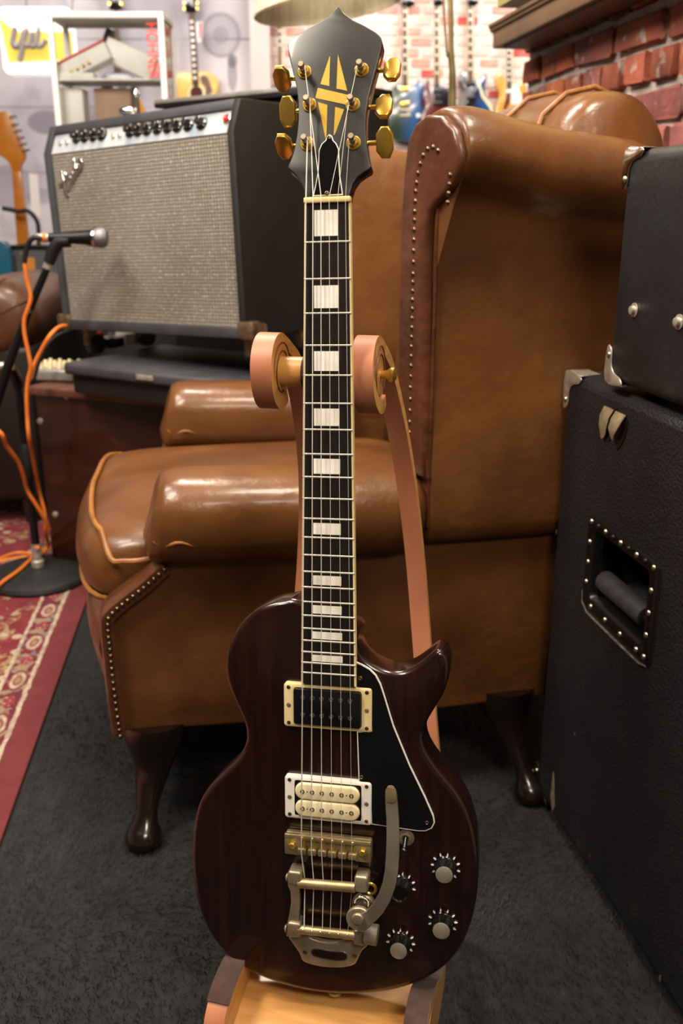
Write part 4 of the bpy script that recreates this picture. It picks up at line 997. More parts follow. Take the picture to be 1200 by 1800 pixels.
# control panel, tipped back
pdir = V((0, .028, .064)).normalized(); pn_ = V((0, -pdir.z, pdir.y)); p0 = V((0, .010, .424))
MB().rings([[V((x, 0, 0)) + p0 + pdir * d + pn_ * h for d, h in ((0, 0), (.052, 0), (.052, -.004), (0, -.004))] for x in (.019, AWd - .019)]).build('control_panel', 'panel_blue', am, smooth=0)
wn = (AMX.to_3x3() @ pn_).normalized(); wp = AMX @ p0
def AP(px, py): return AMI @ onpl(px, py, wp, wn)
for cx in (190, 226, 264, 301, 425, 460, 500, 545, 590, 632, 680, 738):
    cy = 306 - (cx - 190) * (306 - 243) / 548.; q = AP(60 + cx / 2.5, 120 + cy / 2.5)
    k = MB().lathe([(.0155, 0), (.0150, .004), (.0098, .006), (.0088, .017), (.0075, .018)], q, pn_, 18).build('knob', 'black_gloss', am)
    MB().lathe([(.0072, .0181), (.0072, .0186), (.0002, .0188)], q, pn_, 14).build('knob_cap', 'chrome', k)
    mk = MB()
    for j in range(9):
        a = R(-30 + 30 * j); e1 = V((1, 0, 0)) * math.cos(a) + pdir * math.sin(a); e2 = pn_.cross(e1); mk.rings([[q + pn_ * h + e1 * r_ + e2 * t for r_, t in ((.0112, -.0004), (.0150, -.0004), (.0150, .0004), (.0112, .0004))] for h in (.0040, .0062)])
    mk.build('number_marks', 'white_paint', k, smooth=0)
for cx, cy in ((118, 330), (146, 327), (350, 298), (378, 294)):
    q = AP(60 + cx / 2.5, 120 + cy / 2.5); MB().lathe([(.0065, 0), (.0065, .003), (.0045, .004), (.0035, .0005)], q, pn_, 14).build('input_jack', 'corner_metal', am)
q = AP(400, 209.5); jl = MB().lathe([(.0105, 0), (.0105, .003), (.0090, .004)], q, pn_, 16).build('pilot_light', 'chrome', am)
MB().lathe([(.0085, .003), (.0075, .007), (.004, .0095), (.0003, .0105)], q, pn_, 10).build('jewel', 'red_glass', jl, smooth=0)
# raised script logo on the grille
gpn = (AMX.to_3x3() @ V((0, -1, 0))).normalized(); gpp = AMX @ V((0, .012, 0))
def GP(px, py): return AMI @ onpl(px, py, gpp, gpn)
lg = bpy.data.objects.new('logo', None); COL.objects.link(lg); lg.parent = am
def stroke(pts, r): 
    P = [V(p) for p in pts]; P = smooth_poly([tuple(AMI @ onpl(60 + x / 2.5, 120 + y / 2.5, gpp, gpn) + V((0, -.005, 0))) for x, y in P], 4, False)
    MB().tube(P, r, 8).build('logo_stroke', 'chrome', lg, smooth=80)
stroke([(128, 455), (134, 480), (140, 510), (146, 555), (152, 553)], .0042)          # stem of the F
stroke([(112, 506), (122, 512), (134, 500), (146, 494)], .0028)
stroke([(130, 462), (140, 458), (150, 470), (164, 468)], .0024)
stroke([(150, 540), (166, 510), (180, 486), (196, 460), (212, 436), (218, 412), (206, 404), (198, 412)], .0026)   # long tail up to the last letter
for bx, by in ((160, 488), (172, 470), (184, 450), (194, 436)):
    stroke([(bx - 8, by + 4), (bx - 2, by - 14), (bx + 6, by - 10), (bx + 4, by + 2), (bx + 12, by - 2)], .0022)
stroke([(196, 440), (188, 420), (182, 400), (174, 404)], .0026); stroke([(206, 424), (204, 404), (212, 400), (218, 406)], .0026)
# corner caps, tilt legs and castors
for x in (0, AWd):
    MB().box((x, .012, .018), (.046, .032, .040)).build('corner_cap', 'rust_metal', am, bevel=.006)
    MB().box((x + (.001 if x else -.001), .030, .014), (.030, .050, .034)).build('corner_cap', 'rust_metal', am, bevel=.006)
for x in (.035, AWd - .035):
    for y in (.050, .225):
        lgz = -.052; ca = MB().rings([[V((x + sx * .010, y + a, z)) for sx, a in ((-1, -.012), (1, -.012), (1, .012), (-1, .012))] for z, a in ((0.002, 0), (-.045, 0))]).build('castor', 'rust_metal', am, bevel=.002)
        MB().cyl((x - .012, y + .018, lgz + .008), (x + .012, y + .018, lgz + .008), .026, seg=20).build('wheel', 'black_rubber', ca, bevel=.003)

# ================================================================== BLACK FLAT CASE UNDER THE AMPLIFIER, WOODEN CABINET BELOW
KZ = .600
K0 = onz(114, 636, KZ); ka = R(-30.7)
kc = thing('flat_case', 'flat black padded case lying on the dark wooden cabinet', 'case', loc=(K0.x, K0.y, .521), rot=(0, 0, ka))
MB().box((.30, .18, .026), (.58, .34, .050)).build('case_base', 'tolex_far', kc, bevel=.006)
MB().box((.30, .175, .064), (.60, .37, .030)).build('case_lid', 'tolex_grey', kc, bevel=.010, bseg=3)
MB().box((.27, -.012, .066), (.050, .004, .012)).build('latch', 'corner_metal', kc, bevel=.001)
WZ = .520
wa = onz(55, 678, WZ); wbq = onz(290, 697, WZ); wang = math.atan2(wbq.y - wa.y, wbq.x - wa.x)
wc = thing('wooden_cabinet', 'dark stained wooden cabinet with metal bolts standing behind the armchair', 'cabinet', loc=(wa.x, wa.y + .0, .0095), rot=(0, 0, wang))
MB().box((.31, .175, .245), (.62, .33, .488)).build('body', 'wood_dark', wc, bevel=.004)
MB().box((.31, .17, .498), (.64, .355, .022)).build('top_board', 'wood_edge', wc, bevel=.004)
wpn = V((math.sin(wang), -math.cos(wang), 0)); wI = Matrix.Rotation(-wang, 3, 'Z')
for px, py in ((113, 704), (67, 748), (94, 912)):
    q = wI @ (onpl(px, py, V((wa.x, wa.y, 0)), wpn) - V((wa.x, wa.y, 0))); MB().lathe([(.009, 0), (.008, .003), (.004, .005), (.0003, .0055)], (q.x, .010, q.z), (0, -1, 0), 14).build('bolt', 'corner_metal', wc)
MB().prism([(.05 + .13 * 1 + .10 * math.cos(a), .30 + .10 * math.sin(a)) for a in [2 * math.pi * k / 36 for k in range(36)]], 0, .002, fn=lambda x, z, d_: (x, .0102 - d_, z)).build('round_cover', 'wood_dark', wc, smooth=0)
# big black cabinet with silver lid behind
b1_, b2_ = V((-.534, 3.0, 0)), V((.005, 2.569, 0)); ba = math.atan2(b2_.y - b1_.y, b2_.x - b1_.x); bl = (b2_ - b1_).length
bc = thing('equipment_cabinet', 'tall black cabinet with a silver edged lid behind the combo amplifier', 'cabinet', loc=b1_, rot=(0, 0, ba))
MB().box((bl / 2, .10, .62), (bl, .20, 1.24)).build('body', 'tolex_far', bc, bevel=.004)
MB().box((bl / 2 - .005, .095, 1.251), (bl + .02, .23, .022)).build('lid', 'tolex_far', bc, bevel=.004)
MB().box((bl * .35, -.022, 1.257), (bl * .72, .004, .011)).build('silver_edge', 'mixer_silver', bc, bevel=.001)

# ================================================================== SMALL MIXER, BITS UNDER THE AMP
mq = onz(93, 672, WZ)
mx = thing('small_mixer', 'small silver audio mixer with pale knobs on the wooden cabinet', 'mixer', loc=(mq.x, mq.y + .03, WZ), rot=(0, 0, R(-12)))
MB().box((0, .03, .017), (.120, .11, .030)).build('body', 'mixer_silver', mx, bevel=.006, bseg=3)
for i in range(4):
    for j in range(3): MB().lathe([(.0070, 0), (.0066, .010), (.0050, .017), (.0040, .018)], (-.042 + .028 * i, .00 + .028 * j, .031), (0, 0, 1), 12).build('knob', 'cream_pale', mx)
fq = onz(185, 612, .601)
fp_ = thing('effects_pedal', 'small dark pedal with a red knob under the amplifier', 'pedal', loc=(fq.x, fq.y + .02, .601), rot=(0, 0, R(-30)))
MB().box((0, 0, .014), (.075, .06, .026)).build('body', 'black_metal', fp_, bevel=.004); MB().lathe([(.009, 0), (.008, .012), (.005, .013)], (-.02, 0, .027), (0, 0, 1), 12).build('knob', 'red_paint', fp_); MB().lathe([(.008, 0), (.007, .010), (.004, .012)], (.018, .0, .027), (0, 0, 1), 12).build('footswitch', 'chrome', fp_)
pq = onz(222, 606, .601)
tag(MB().rings([[V((sx * w_, y, z)) for sx in (-1, 1)] + [V((sx * w_ * .8, y, z + .028)) for sx in (1, -1)] for y, z, w_ in ((-.03, 0, .020), (.0, .0, .026), (.05, 0, .022))]).build('power_adapter', 'white_box', None, bevel=.004, loc=(pq.x, pq.y + .03, .601), rot=(0, 0, R(35))), 'white plastic power adapter under the amplifier', 'adapter')

# ================================================================== MICROPHONE ON STAND WITH ORANGE CABLE
base_c = onz(70, 1022, 0); MY = base_c.y
ms = thing('microphone_stand', 'black boom microphone stand with round cast base on the red rug', 'stand', loc=(base_c.x, MY, .009))
MB().lathe([(.130, 0), (.136, .008), (.132, .018), (.120, .024), (.06, .030), (.022, .034), (.022, .036)], (0, 0, 0), (0, 0, 1), 48).build('base', 'iron_cast', ms)
MB().lathe([(.017, .033), (.017, .052), (.013, .055), (.0125, .10)], (0, 0, 0), (0, 0, 1), 20).build('collar', 'corner_metal', ms)
topz = ony(33, 672, MY).z - .009
MB().cyl((0, 0, .05), (0, 0, topz * .55), .0110).build('lower_tube', 'black_metal', ms); MB().lathe([(.015, topz * .53), (.016, topz * .57), (.016, topz * .68), (.013, topz * .70)], (0, 0, 0), (0, 0, 1), 18).build('height_clutch', 'black_rubber', ms)
MB().cyl((0, 0, topz * .68), (0, 0, topz), .0085).build('upper_tube', 'black_metal', ms)
def MP(px, py, dy=0.): q = ony(px, py, MY + dy); return V((q.x - base_c.x, q.y - MY, q.z - .009))
cl = MP(16, 642, -.07); MB().tube([V((0, 0, topz - .01)), V((0, -.004, topz + .008)), cl], [.013, .014, .013], 12).build('boom_clutch', 'black_metal', ms)
MB().cyl(cl + V((-.030, -.012, 0)), cl + V((.014, -.012, 0)), .010, seg=14).build('clutch_knob', 'corner_metal', ms)
MB().tube([MP(-16, 735, -.09), MP(12, 649, -.09), MP(50, 548, -.09), MP(84, 468, -.09)], [.0125, .0120, .0095, .0085], 12).build('boom', 'black_metal', ms)
MB().tube([MP(82, 472, -.09), MP(86, 461, -.09)], .0105, 12).build('boom_ferrule', 'corner_metal', ms)
MB().tube([MP(86, 462, -.09), MP(93, 442, -.09), MP(103, 425, -.09), MP(122, 423, -.09)], [.013, .015, .016, .015], 12).build('microphone_clip', 'black_rubber', ms)
for (a, b) in (((48, 546), (52, 552)),): MB().tube([MP(*a, -.09), MP(*b, -.09)], .014, 12).build('cable_clip', 'black_rubber', ms)
M0, M1 = MP(86, 418, -.09) + V((base_c.x, MY, .009)), MP(190, 418, -.09) + V((base_c.x, MY, .009)); md = (M1 - M0).normalized(); L = (M1 - M0).length
mc = thing('microphone', 'black vocal microphone with silver mesh head clipped to the boom stand', 'microphone', loc=M0)
MB().lathe([(.0100, 0), (.0105, .004), (.0120, .03), (.0165, L * .62), (.0200, L * .74)], (0, 0, 0), md, 24).build('body', 'black_metal', mc)
MB().lathe([(.0205, L * .74), (.0235, L * .76), (.0235, L * .79), (.0205, L * .80)], (0, 0, 0), md, 24).build('ring', 'chrome', mc)
MB().lathe([(.0215, L * .80), (.0235, L * .86), (.0225, L * .93), (.0160, L * .985), (.0060, L), (.0004, L * 1.002)], (0, 0, 0), md, 24).build('mesh_head', 'mesh_grey', mc)
MB().lathe([(.0098, -.028), (.0100, -.012), (.0105, -.010), (.0105, 0)], (0, 0, 0), md, 16).build('plug', 'corner_metal', mc); MB().lathe([(.0106, -.013), (.0106, -.003)], (0, 0, 0), md, 16).build('plug_band', 'orange_cable', mc)
def cable(pts, r, m, label, smoothn=6):
    P = smooth_poly([tuple(p) for p in pts], smoothn, False); o = MB().tube(P, r, 8).build('cable', m, smooth=80); tag(o, label, 'cable'); return o
dW = MY - .105
lead = cable([ony(72, 419, dW), ony(60, 418, dW), ony(50, 428, dW), ony(45, 446, dW), ony(43, 462, dW)], .0062, 'black_rubber', 'short black strain relief lead at the microphone plug')
cable([ony(43, 460, dW), ony(47, 490, dW), ony(54, 520, dW), ony(50, 540, dW), ony(43, 560, dW), ony(43, 585, dW), ony(50, 620, dW), ony(54, 645, dW), ony(50, 665, dW), ony(47, 690, dW), ony(48, 730, dW), ony(51, 770, dW), ony(57, 800, dW + .06), ony(68, 860, MY + .03), ony(78, 900, MY + .03), ony(80, 935, MY + .025), onz(84, 962, .05), onz(60, 985, .05)], .0050, 'orange_cable', 'orange microphone cable hanging down along the boom stand')
cable([ony(116, 573, 2.40), ony(104, 575, 2.38), ony(88, 590, MY + .02), ony(72, 617, MY + .02), ony(60, 642, MY + .02), ony(52, 668, MY + .02)], .0052, 'orange_cable', 'orange cable arching from the amplifier corner to the stand')
cable([ony(120, 582, 2.42), ony(100, 590, 2.40), ony(80, 612, 2.39), ony(68, 640, 2.39), ony(60, 668, 2.39)], .0042, 'black_rubber', 'thin black cable beside the orange one at the amplifier corner')
cable([(-1.42, 3.0, .565), (-1.34, 2.86, .565), (-1.22, 2.70, .52), (-1.08, 2.42, .44), ony(-12, 752, MY - .15), ony(12, 785, MY - .13), ony(32, 812, MY - .09), ony(42, 840, MY - .06), ony(48, 862, MY - .035), ony(62, 885, MY - .03), ony(76, 908, MY - .02), ony(86, 930, MY - .0)], .0050, 'orange_cable', 'loose orange cable looping past the stand pole from outside')
cable([onz(-30, 1060, .012), onz(0, 1027, .038), onz(30, 1005, .045), onz(52, 985, .047), onz(65, 966, .05), ony(66, 962, MY - .02)], .0052, 'orange_cable', 'orange cable lying across the round stand base')
cable([onz(-30, 1000, .01), onz(0, 982, .01), onz(30, 972, .010), onz(60, 973, .010), onz(80, 966, .010), onz(94, 962, .010)], .0052, 'orange_cable', 'orange cable running over the rug to the wooden cabinet')
cable([onz(-20, 992, .008), onz(6, 985, .008), onz(40, 980, .008), onz(60, 979, .008)], .0052, 'orange_cable', 'short orange cable loop lying on the rug behind the stand base')

# ================================================================== SECOND ARMCHAIR AT THE EDGE
la = thing('leather_armchair', 'dark brown leather armchair with round arm behind the microphone stand', 'armchair', loc=(-1.045, 2.74, .0095))
rs = []
for k, (y, f) in enumerate(((0, .25), (.004, .6), (.02, .85), (.05, .97), (.10, 1), (.3, 1), (.50, .96), (.54, .8))):
    rs.append([V((.015 + .135 * f * math.cos(a), y, .640 + .115 * f * math.sin(a))) for a in [2 * math.pi * j / 24 for j in range(24)]])
o = MB().rings(rs).build('arm_rest', 'leather_old', la, smooth=80)
for a0 in (30, 75, 120, 160): MB().tube([V((.015 + .138 * f * math.cos(R(a0)), y, .640 + .118 * f * math.sin(R(a0)))) for y, f in ((.0, .3), (.004, .6), (.02, .85), (.05, .965), (.09, .985))], [.002, .003, .003, .0025, .001], 6).build('pleat', 'leather_old', o)
MB().box((.02, .28, .32), (.20, .52, .48)).build('side_panel', 'leather_dark', la, bevel=.02, bseg=3)
MB().box((-.38, .38, .27), (.62, .70, .36)).build('seat_base', 'leather_dark', la, bevel=.03, bseg=3); MB().box((-.38, .36, .49), (.60, .66, .12)).build('seat_cushion', 'leather_old', la, bevel=.045, bseg=4)
MB().box((-.42, .80, .34), (.80, .16, .46)).build('back', 'leather_old', la, bevel=.05, bseg=4)
for x, y in ((.06, .06), (.06, .50), (-.62, .06), (-.62, .72)): MB().lathe([(.022, 0), (.03, .08)], (x, y, 0), (0, 0, 1), 14).build('leg', 'dark_leg', la)

# ================================================================== THINGS IN THE LEFT BACKGROUND
def poly_obj(pts, Y, th, name, m, parent, org, r=0, front=True):
    P = [(ony(x, y, Y).x - org.x, ony(x, y, Y).z - org.z) for x, y in pts]
    return MB().prism(P, 0, th, fn=lambda x, z, d_: (x, Y - org.y + d_, z), r=r, steps=2).build(name, m, parent, smooth=40)
Yg = 3.95
go = V((ony(50, 430, Yg).x, Yg, 0)); 
sg_ = thing('maple_neck_guitar', 'electric guitar with maple neck and tuners standing behind the grey case', 'guitar', loc=go)
poly_obj(smooth_poly([(-14, 214), (-4, 199), (6, 195), (14, 198), (21, 208), (33, 240), (45, 268), (44, 280), (40, 287), (37, 294), (36, 302), (21, 302), (18, 292), (12, 282), (4, 276), (-4, 270), (-12, 250)], 2), Yg, .014, 'headstock', 'maple', sg_, go, .002)
poly_obj([(20, 300), (36, 300), (52, 440), (30, 440)], Yg, .022, 'neck', 'maple', sg_, go, .004)
poly_obj(smooth_poly([(10, 560), (18, 520), (12, 480), (22, 450), (34, 462), (50, 462), (64, 446), (70, 480), (66, 520), (76, 560), (74, 620), (40, 640), (8, 620)], 3), Yg, .042, 'body', 'teal', sg_, go, .006)
for i, (x, y) in enumerate(((24, 206), (28, 220), (33, 231), (38, 243), (42, 254), (47, 265))):
    q = ony(x, y, Yg) - go; MB().cyl((q.x - .006, -.006, q.z), (q.x + .016, -.006, q.z + .003), .004, seg=10).build('tuner', 'chrome', sg_); MB().cyl((q.x - .012, -.012, q.z), (q.x - .012, .0, q.z), .004, seg=10).build('string_post', 'chrome', sg_)
q = ony(44, 380, Yg - .03)
tag(MB().tube(smooth_poly([tuple(ony(x, y, Yg - .05)) for x, y in ((4, 366), (20, 369), (34, 372), (46, 370), (58, 378), (66, 392), (68, 412), (67, 440))], 4, False), [.004, .005, .007, .009, .011, .012, .012, .012] if False else .009, 8).build('neck_holder', 'black_rubber', smooth=80), 'curved black rubber neck holder around the maple guitar neck', 'holder')
tag(poly_obj([(51, 305), (66, 306), (72, 382), (56, 386)], Yg - .03, .002, 'price_tag', 'tag_white', None, V((0, 0, 0))), 'white paper tag hanging beside the maple guitar neck', 'tag')
Yc = 3.80
c0_, c1_ = ony(19, 432, Yc), ony(112, 545, Yc)
gc = thing('grey_case', 'grey hard case with orange sticker and brass screws behind the microphone', 'case', loc=((c0_.x + c1_.x) / 2, Yc, 0))
cw = c1_.x - c0_.x
MB().box((0, .06, c0_.z / 2), (cw, .12, c0_.z)).build('body', 'case_grey', gc, bevel=.006)
MB().box((0, .055, c0_.z - .004), (cw + .006, .13, .014)).build('edge_trim', 'corner_black', gc, bevel=.002)
for px in (20, 35): q = ony(px + 2, 445, Yc); MB().lathe([(.006, 0), (.004, .003), (.0003, .004)], (q.x - gc.location.x, 0, q.z), (0, -1, 0), 12).build('screw', 'gold', gc)
q0, q1 = ony(45, 453, Yc), ony(63, 479, Yc); MB().box(((q0.x + q1.x) / 2 - gc.location.x, -.0008, (q0.z + q1.z) / 2), (q1.x - q0.x, .0016, q0.z - q1.z)).build('sticker', 'tag_orange', gc, smooth=0)
Yt = 3.74; to = V((ony(4, 510, Yt).x, Yt, 0))
tl = thing('teal_guitar', 'glossy teal guitar body cut off beside the grey case', 'guitar', loc=to)
poly_obj(smooth_poly([(-70, 470), (-60, 440), (-30, 432), (-14, 428), (2, 424), (12, 430), (18, 450), (20, 480), (22, 510), (26, 560), (10, 590), (-30, 600), (-66, 580), (-76, 520)], 3), Yt, .04, 'body', 'teal', tl, to, .006)
q = ony(23, 506, Yt) - to; MB().lathe([(.006, 0), (.010, .012)], (q.x, .02, q.z), (1, 0, 0), 12).build('strap_button', 'cream_pale', tl)

# ================================================================== GLASS DISPLAY CABINET
YD = 3.35
d0, d1 = ony(80, 20, YD), ony(286, 20, YD); dw = d1.x - d0.x; dz = (d0.z + d1.z) / 2; dd = .20; t_ = .018
dc = thing('display_cabinet', 'white framed glass display cabinet with red lettering behind the amplifier', 'cabinet', loc=((d0.x + d1.x) / 2, YD, 0))
for sx in (-1, 1):
    for y in (t_ / 2, dd - t_ / 2): MB().box((sx * (dw / 2 - t_ / 2), y, (dz + .79) / 2), (t_, t_, dz - .79)).build('post', 'white_paint', dc, bevel=.002)
for z in (dz - t_ / 2, .80):
    for y in (t_ / 2, dd - t_ / 2): MB().box((0, y, z), (dw - 2 * t_, t_, t_)).build('rail', 'white_paint', dc, bevel=.002)
    for sx in (-1, 1): MB().box((sx * (dw / 2 - t_ / 2), dd / 2, z), (t_, dd - 2 * t_, t_)).build('rail', 'white_paint', dc, bevel=.002)
MB().box((0, dd / 2, .395), (dw, dd, .79)).build('base_cupboard', 'tolex_far', dc, smooth=0)
MB().box((0, dd / 2, dz - .006), (dw - .03, dd - .03, .008)).build('top_panel', 'white_box', dc, smooth=0)
MB().box((0, .008, (dz + .80) / 2), (dw - 2 * t_, .004, dz - .84)).build('front_glass', 'glass_pane', dc, smooth=0)
MB().box((dw / 2 - .008, dd / 2, (dz + .80) / 2), (.004, dd - 2 * t_, dz - .84)).build('side_glass', 'glass_pane', dc, smooth=0)
shz = ony(180, 136, YD).z
MB().box((0, dd / 2, shz - .004), (dw - .03, dd - .03, .007)).build('glass_shelf', 'white_box', dc, smooth=0)
def DQ(px, py, dy): q = ony(px, py, YD + dy); return V((q.x - dc.location.x, dy, q.z))
me = text_mesh('HOHNER', .05, .0006); ta = DQ(263, 40, .004); tb = DQ(272, 138, .004)
xs_ = [v_.co.x for v_ in me.vertices]; sc = (ta - tb).length / (max(xs_) - min(xs_)); ys_ = [v_.co.y for v_ in me.vertices]; sy = .038 / (max(ys_) - min(ys_))
for v_ in me.vertices: v_.co.x *= sc; v_.co.y *= sy
tilt = math.atan2(ta.x - tb.x, ta.z - tb.z)
tx = mesh_obj('lettering', me, 'red_letter', dc, (ta + tb) / 2 + V((0, 0, 0))); tx.rotation_euler = Matrix(((0, 1, 0), (0, 0, -1), (-1, 0, 0))).to_euler()
# goods on the shelf and below
def world(dq): return dq + dc.location
def goods(nm, px, py, dy, dims, rotz, roty, m, label, cat, z=None):
    q = world(DQ(px, py, dy)); o = MB().box((0, 0, dims[2] / 2), dims).build(nm, m, None, bevel=.004); o.location = (q.x, q.y, z if z is not None else q.z); o.rotation_euler = (0, roty, rotz); tag(o, label, cat); return o
goods('harmonica_box', 130, 120, .05, (.140, .05, .018), 0, 0, 'white_box', 'long white harmonica box on the cabinet shelf', 'box', shz)
b_ = thing('display_tray', 'slanted white display tray with a red edge inside the glass cabinet', 'tray', loc=tuple(world(DQ(148, 108, .09)) ), rot=(0, R(-24), 0)); b_.location.z = shz + .050
MB().box((0, 0, .0), (.20, .09, .055)).build('body', 'white_box', b_, bevel=.004); MB().box((0, -.045, .029), (.205, .008, .006)).build('red_edge', 'red_paint', b_, smooth=0)
for k in range(6): MB().sphere((-.085 + .022 * k, -.05, -.012), .006, (1, .5, 1), 8, 6).build('gold_reed', 'gold', b_)
goods('packing_tube', 222, 118, .12, (.17, .06, .075), R(6), R(22), 'white_box', 'thick white carton leaning on the cabinet shelf', 'box', shz + .034)
goods('black_gadget', 184, 75, .13, (.026, .05, .062), 0, R(25), 'dark_box', 'small dark gadget standing on the white tray', 'gadget', shz + .105)
goods('cardboard_box', 205, 210, .11, (.125, .08, .160), 0, 0, 'cardboard', 'brown cardboard carton in the lower part of the glass cabinet', 'box', shz - .185)
goods('white_carton', 132, 210, .10, (.085, .08, .165), 0, 0, 'white_box', 'tall white carton beside the brown one in the glass cabinet', 'box', shz - .19)
for nm, px, py, dims, label in (('small_ornament', 253, 195, (.028, .03, .06), 'small orange triangular ornament in the glass cabinet'),):
    q = world(DQ(px, 215, .06)); o = MB().rings([[V((-.022, y, 0)), V((.022, y, 0)), V((-.014, y, .085))] for y in (-.01, .01)]).build(nm, 'gtr_orange', None, smooth=0, loc=(q.x, q.y, q.z)); tag(o, label, 'ornament')
q = AMX @ V((AWd * .38, .10, .4885))
tr_ = thing('metal_trinket', 'small shiny chrome trinket on top of the combo amplifier', 'ornament', loc=q)
MB().lathe([(.022, 0), (.020, .008), (.006, .012), (.005, .05), (.009, .055), (.004, .066)], (0, 0, 0), (0, 0, 1), 16).build('stem', 'chrome', tr_); MB().sphere((-.022, 0, .018), .016, (1.5, 1, .7), 12, 8).build('bowl', 'chrome', tr_)

# ================================================================== LIT SIGN WITH SCRIPT LETTERING
YS = 4.6
s0, s1 = ony(-2, 12, YS), ony(128, 131, YS); so = V(((s0.x + s1.x) / 2, YS, (s0.z + s1.z) / 2)); sw, sh = s1.x - s0.x + .02, s0.z - s1.z
sn = thing('lit_sign', 'white framed lit sign with yellow panel and grey script letters on the wall', 'sign', loc=so)
MB().prism(rrect(0, 0, sw, sh, .03, 5), 0, .08, fn=lambda x, z, d_: (x, d_, z), r=.006, steps=3).build('frame', 'white_sign', sn)
MB().prism([(-sw / 2 + .004, sh / 2 - .04), (-sw / 2 + .075, sh / 2 - .10), (sw / 2, sh / 2 - .10), (sw / 2, -sh / 2 + .06), (-sw / 2 + .03, -sh / 2 + .05)], 0, .004, fn=lambda x, z, d_: (x, -d_, z)).build('yellow_panel', 'yellow_sign', sn, smooth=0)
le = bpy.data.objects.new('lettering', None); COL.objects.link(le); le.parent = sn
def sk(pts, r):
    P = smooth_poly([tuple(ony(x / 6, y / 6, YS) - so + V((0, -.007, 0))) for x, y in pts], 4, False); MB().tube(P, r, 8).build('letter_stroke', 'grey_sign', le, smooth=80)
sk([(165, 290), (150, 360), (140, 440), (160, 490), (205, 480), (240, 420), (260, 330), (255, 420), (235, 540), (215, 650)], .013)
sk([(290, 300), (270, 380), (262, 450), (290, 490), (330, 450), (345, 340), (330, 430), (335, 490), (375, 480), (400, 400), (415, 290), (400, 420), (405, 490), (450, 480), (490, 420)], .011)
for px in (40, 122): 
    a_ = ony(px, 14, YS) - so; MB().tube([a_ + V((0, .04, 0)), ony(px + 6, -60, YS) - so + V((0, .04, 0))], .002, 5).build('hanging_wire', 'black_metal', sn)

# ================================================================== GUITARS ON THE FAR WALL
def burst(nm, px0, px1, Y, ca, cb, org):
    s = SH(nm, .22); s.b.inputs['Coat Weight'].default_value = .4
    a, b = ony(px0, 180, Y).x - org.x, ony(px1, 180, Y).x - org.x; s.out(s.mix(s.rng(s.x, a, b), ca, cb))
GR = 'guitars hanging on the far wall'
def hang(label, Y, bodypts, bodymat, neck, head, pick, extra=None, name='hanging_guitar', fb='rosewood', zb=None, dots=8):
    org = V((ony(neck[0], 200, Y).x, Y, ony(neck[0], 200, Y).z)); t = thing(name, label, 'guitar', loc=org, group=GR)
    if callable(bodymat): bodymat = bodymat(org)
    poly_obj(smooth_poly(bodypts, 3), Y, .045, 'body', bodymat, t, org, .008)
    x, y0, y1, w_ = neck
    poly_obj([(x - w_, y0), (x + w_, y0), (x + w_ * 1.25, y1), (x - w_ * 1.25, y1)], Y - .012, .030, 'neck', 'cream_pale', t, org, .004)
    poly_obj([(x - w_ * .8, y0), (x + w_ * .55, y0), (x + w_ * .8, y1), (x - w_ * .95, y1)], Y - .017, .006, 'fretboard', fb, t, org)
    for k in range(dots):
        yy = y0 + (y1 - y0) * (.06 + .11 * k)
        poly_obj([(x - w_ * .6, yy), (x + w_ * .35, yy), (x + w_ * .35, yy + 3.2), (x - w_ * .6, yy + 3.2)], Y - .0182, .0015, 'inlay', 'pearl', t, org)
    poly_obj(head, Y - .012, .016, 'headstock', 'black_gloss', t, org, .002)
    for px, py, pw, ph, m in pick: poly_obj([(px - pw, py - ph), (px + pw, py - ph), (px + pw, py + ph), (px - pw, py + ph)], Y - .010, .012, 'pickup', m, t, org, .002)
    for pts, m, nm in (extra or []): poly_obj(pts, Y - .004, .006, nm, m, t, org, .001)
    return t
Yh = YB - .09
def m1(org): burst('burst_blue', 700, 742, Yh, '#2b3a2c', '#2c5a96', org); return 'burst_blue'
hang('blue and green guitar with gold pickups hanging on the whitewashed brick wall', Yh, [(703, 147), (692, 152), (686, 166), (690, 182), (682, 198), (678, 220), (684, 240), (702, 248), (726, 248), (748, 241), (757, 224), (755, 206), (745, 192), (741, 178), (746, 160), (742, 146), (736, 139), (732, 146), (726, 152), (714, 150)], m1, (712, 10, 150, 5), [(706, 12), (703, -12), (722, -16), (730, 8), (718, 14)], [(711, 157, 8, 4.5, 'gold'), (711, 183, 8, 4.5, 'gold'), (712, 193, 10, 1.6, 'gold_worn'), (712, 203, 10, 1.6, 'gold_worn')], [([(735 + 4 * math.cos(a), 203 + 4 * math.sin(a)) for a in [k * .8 for k in range(8)]], 'pearl', 'knob'), ([(733 + 4 * math.cos(a), 228 + 4 * math.sin(a)) for a in [k * .8 for k in range(8)]], 'pearl', 'knob')])
hang('dark red double horned guitar hanging beside the lamp pole', Yh - .065, [(752, 138), (746, 152), (742, 172), (746, 190), (738, 208), (742, 236), (770, 244), (798, 236), (800, 208), (792, 190), (798, 172), (796, 150), (786, 148), (770, 152), (758, 150)], 'gtr_red', (768, 10, 150, 4.5), [(762, 10), (758, -14), (776, -16), (778, 8), (768, 14)], [(769, 160, 8, 4, 'corner_black'), (769, 182, 8, 4, 'corner_black')], [([(763, 148), (790, 152), (794, 186), (764, 186)], 'gtr_black', 'pickguard')])
def m3(org): burst('burst_black', 832, 852, Yh, '#150e16', '#24508c', org); return 'burst_black'
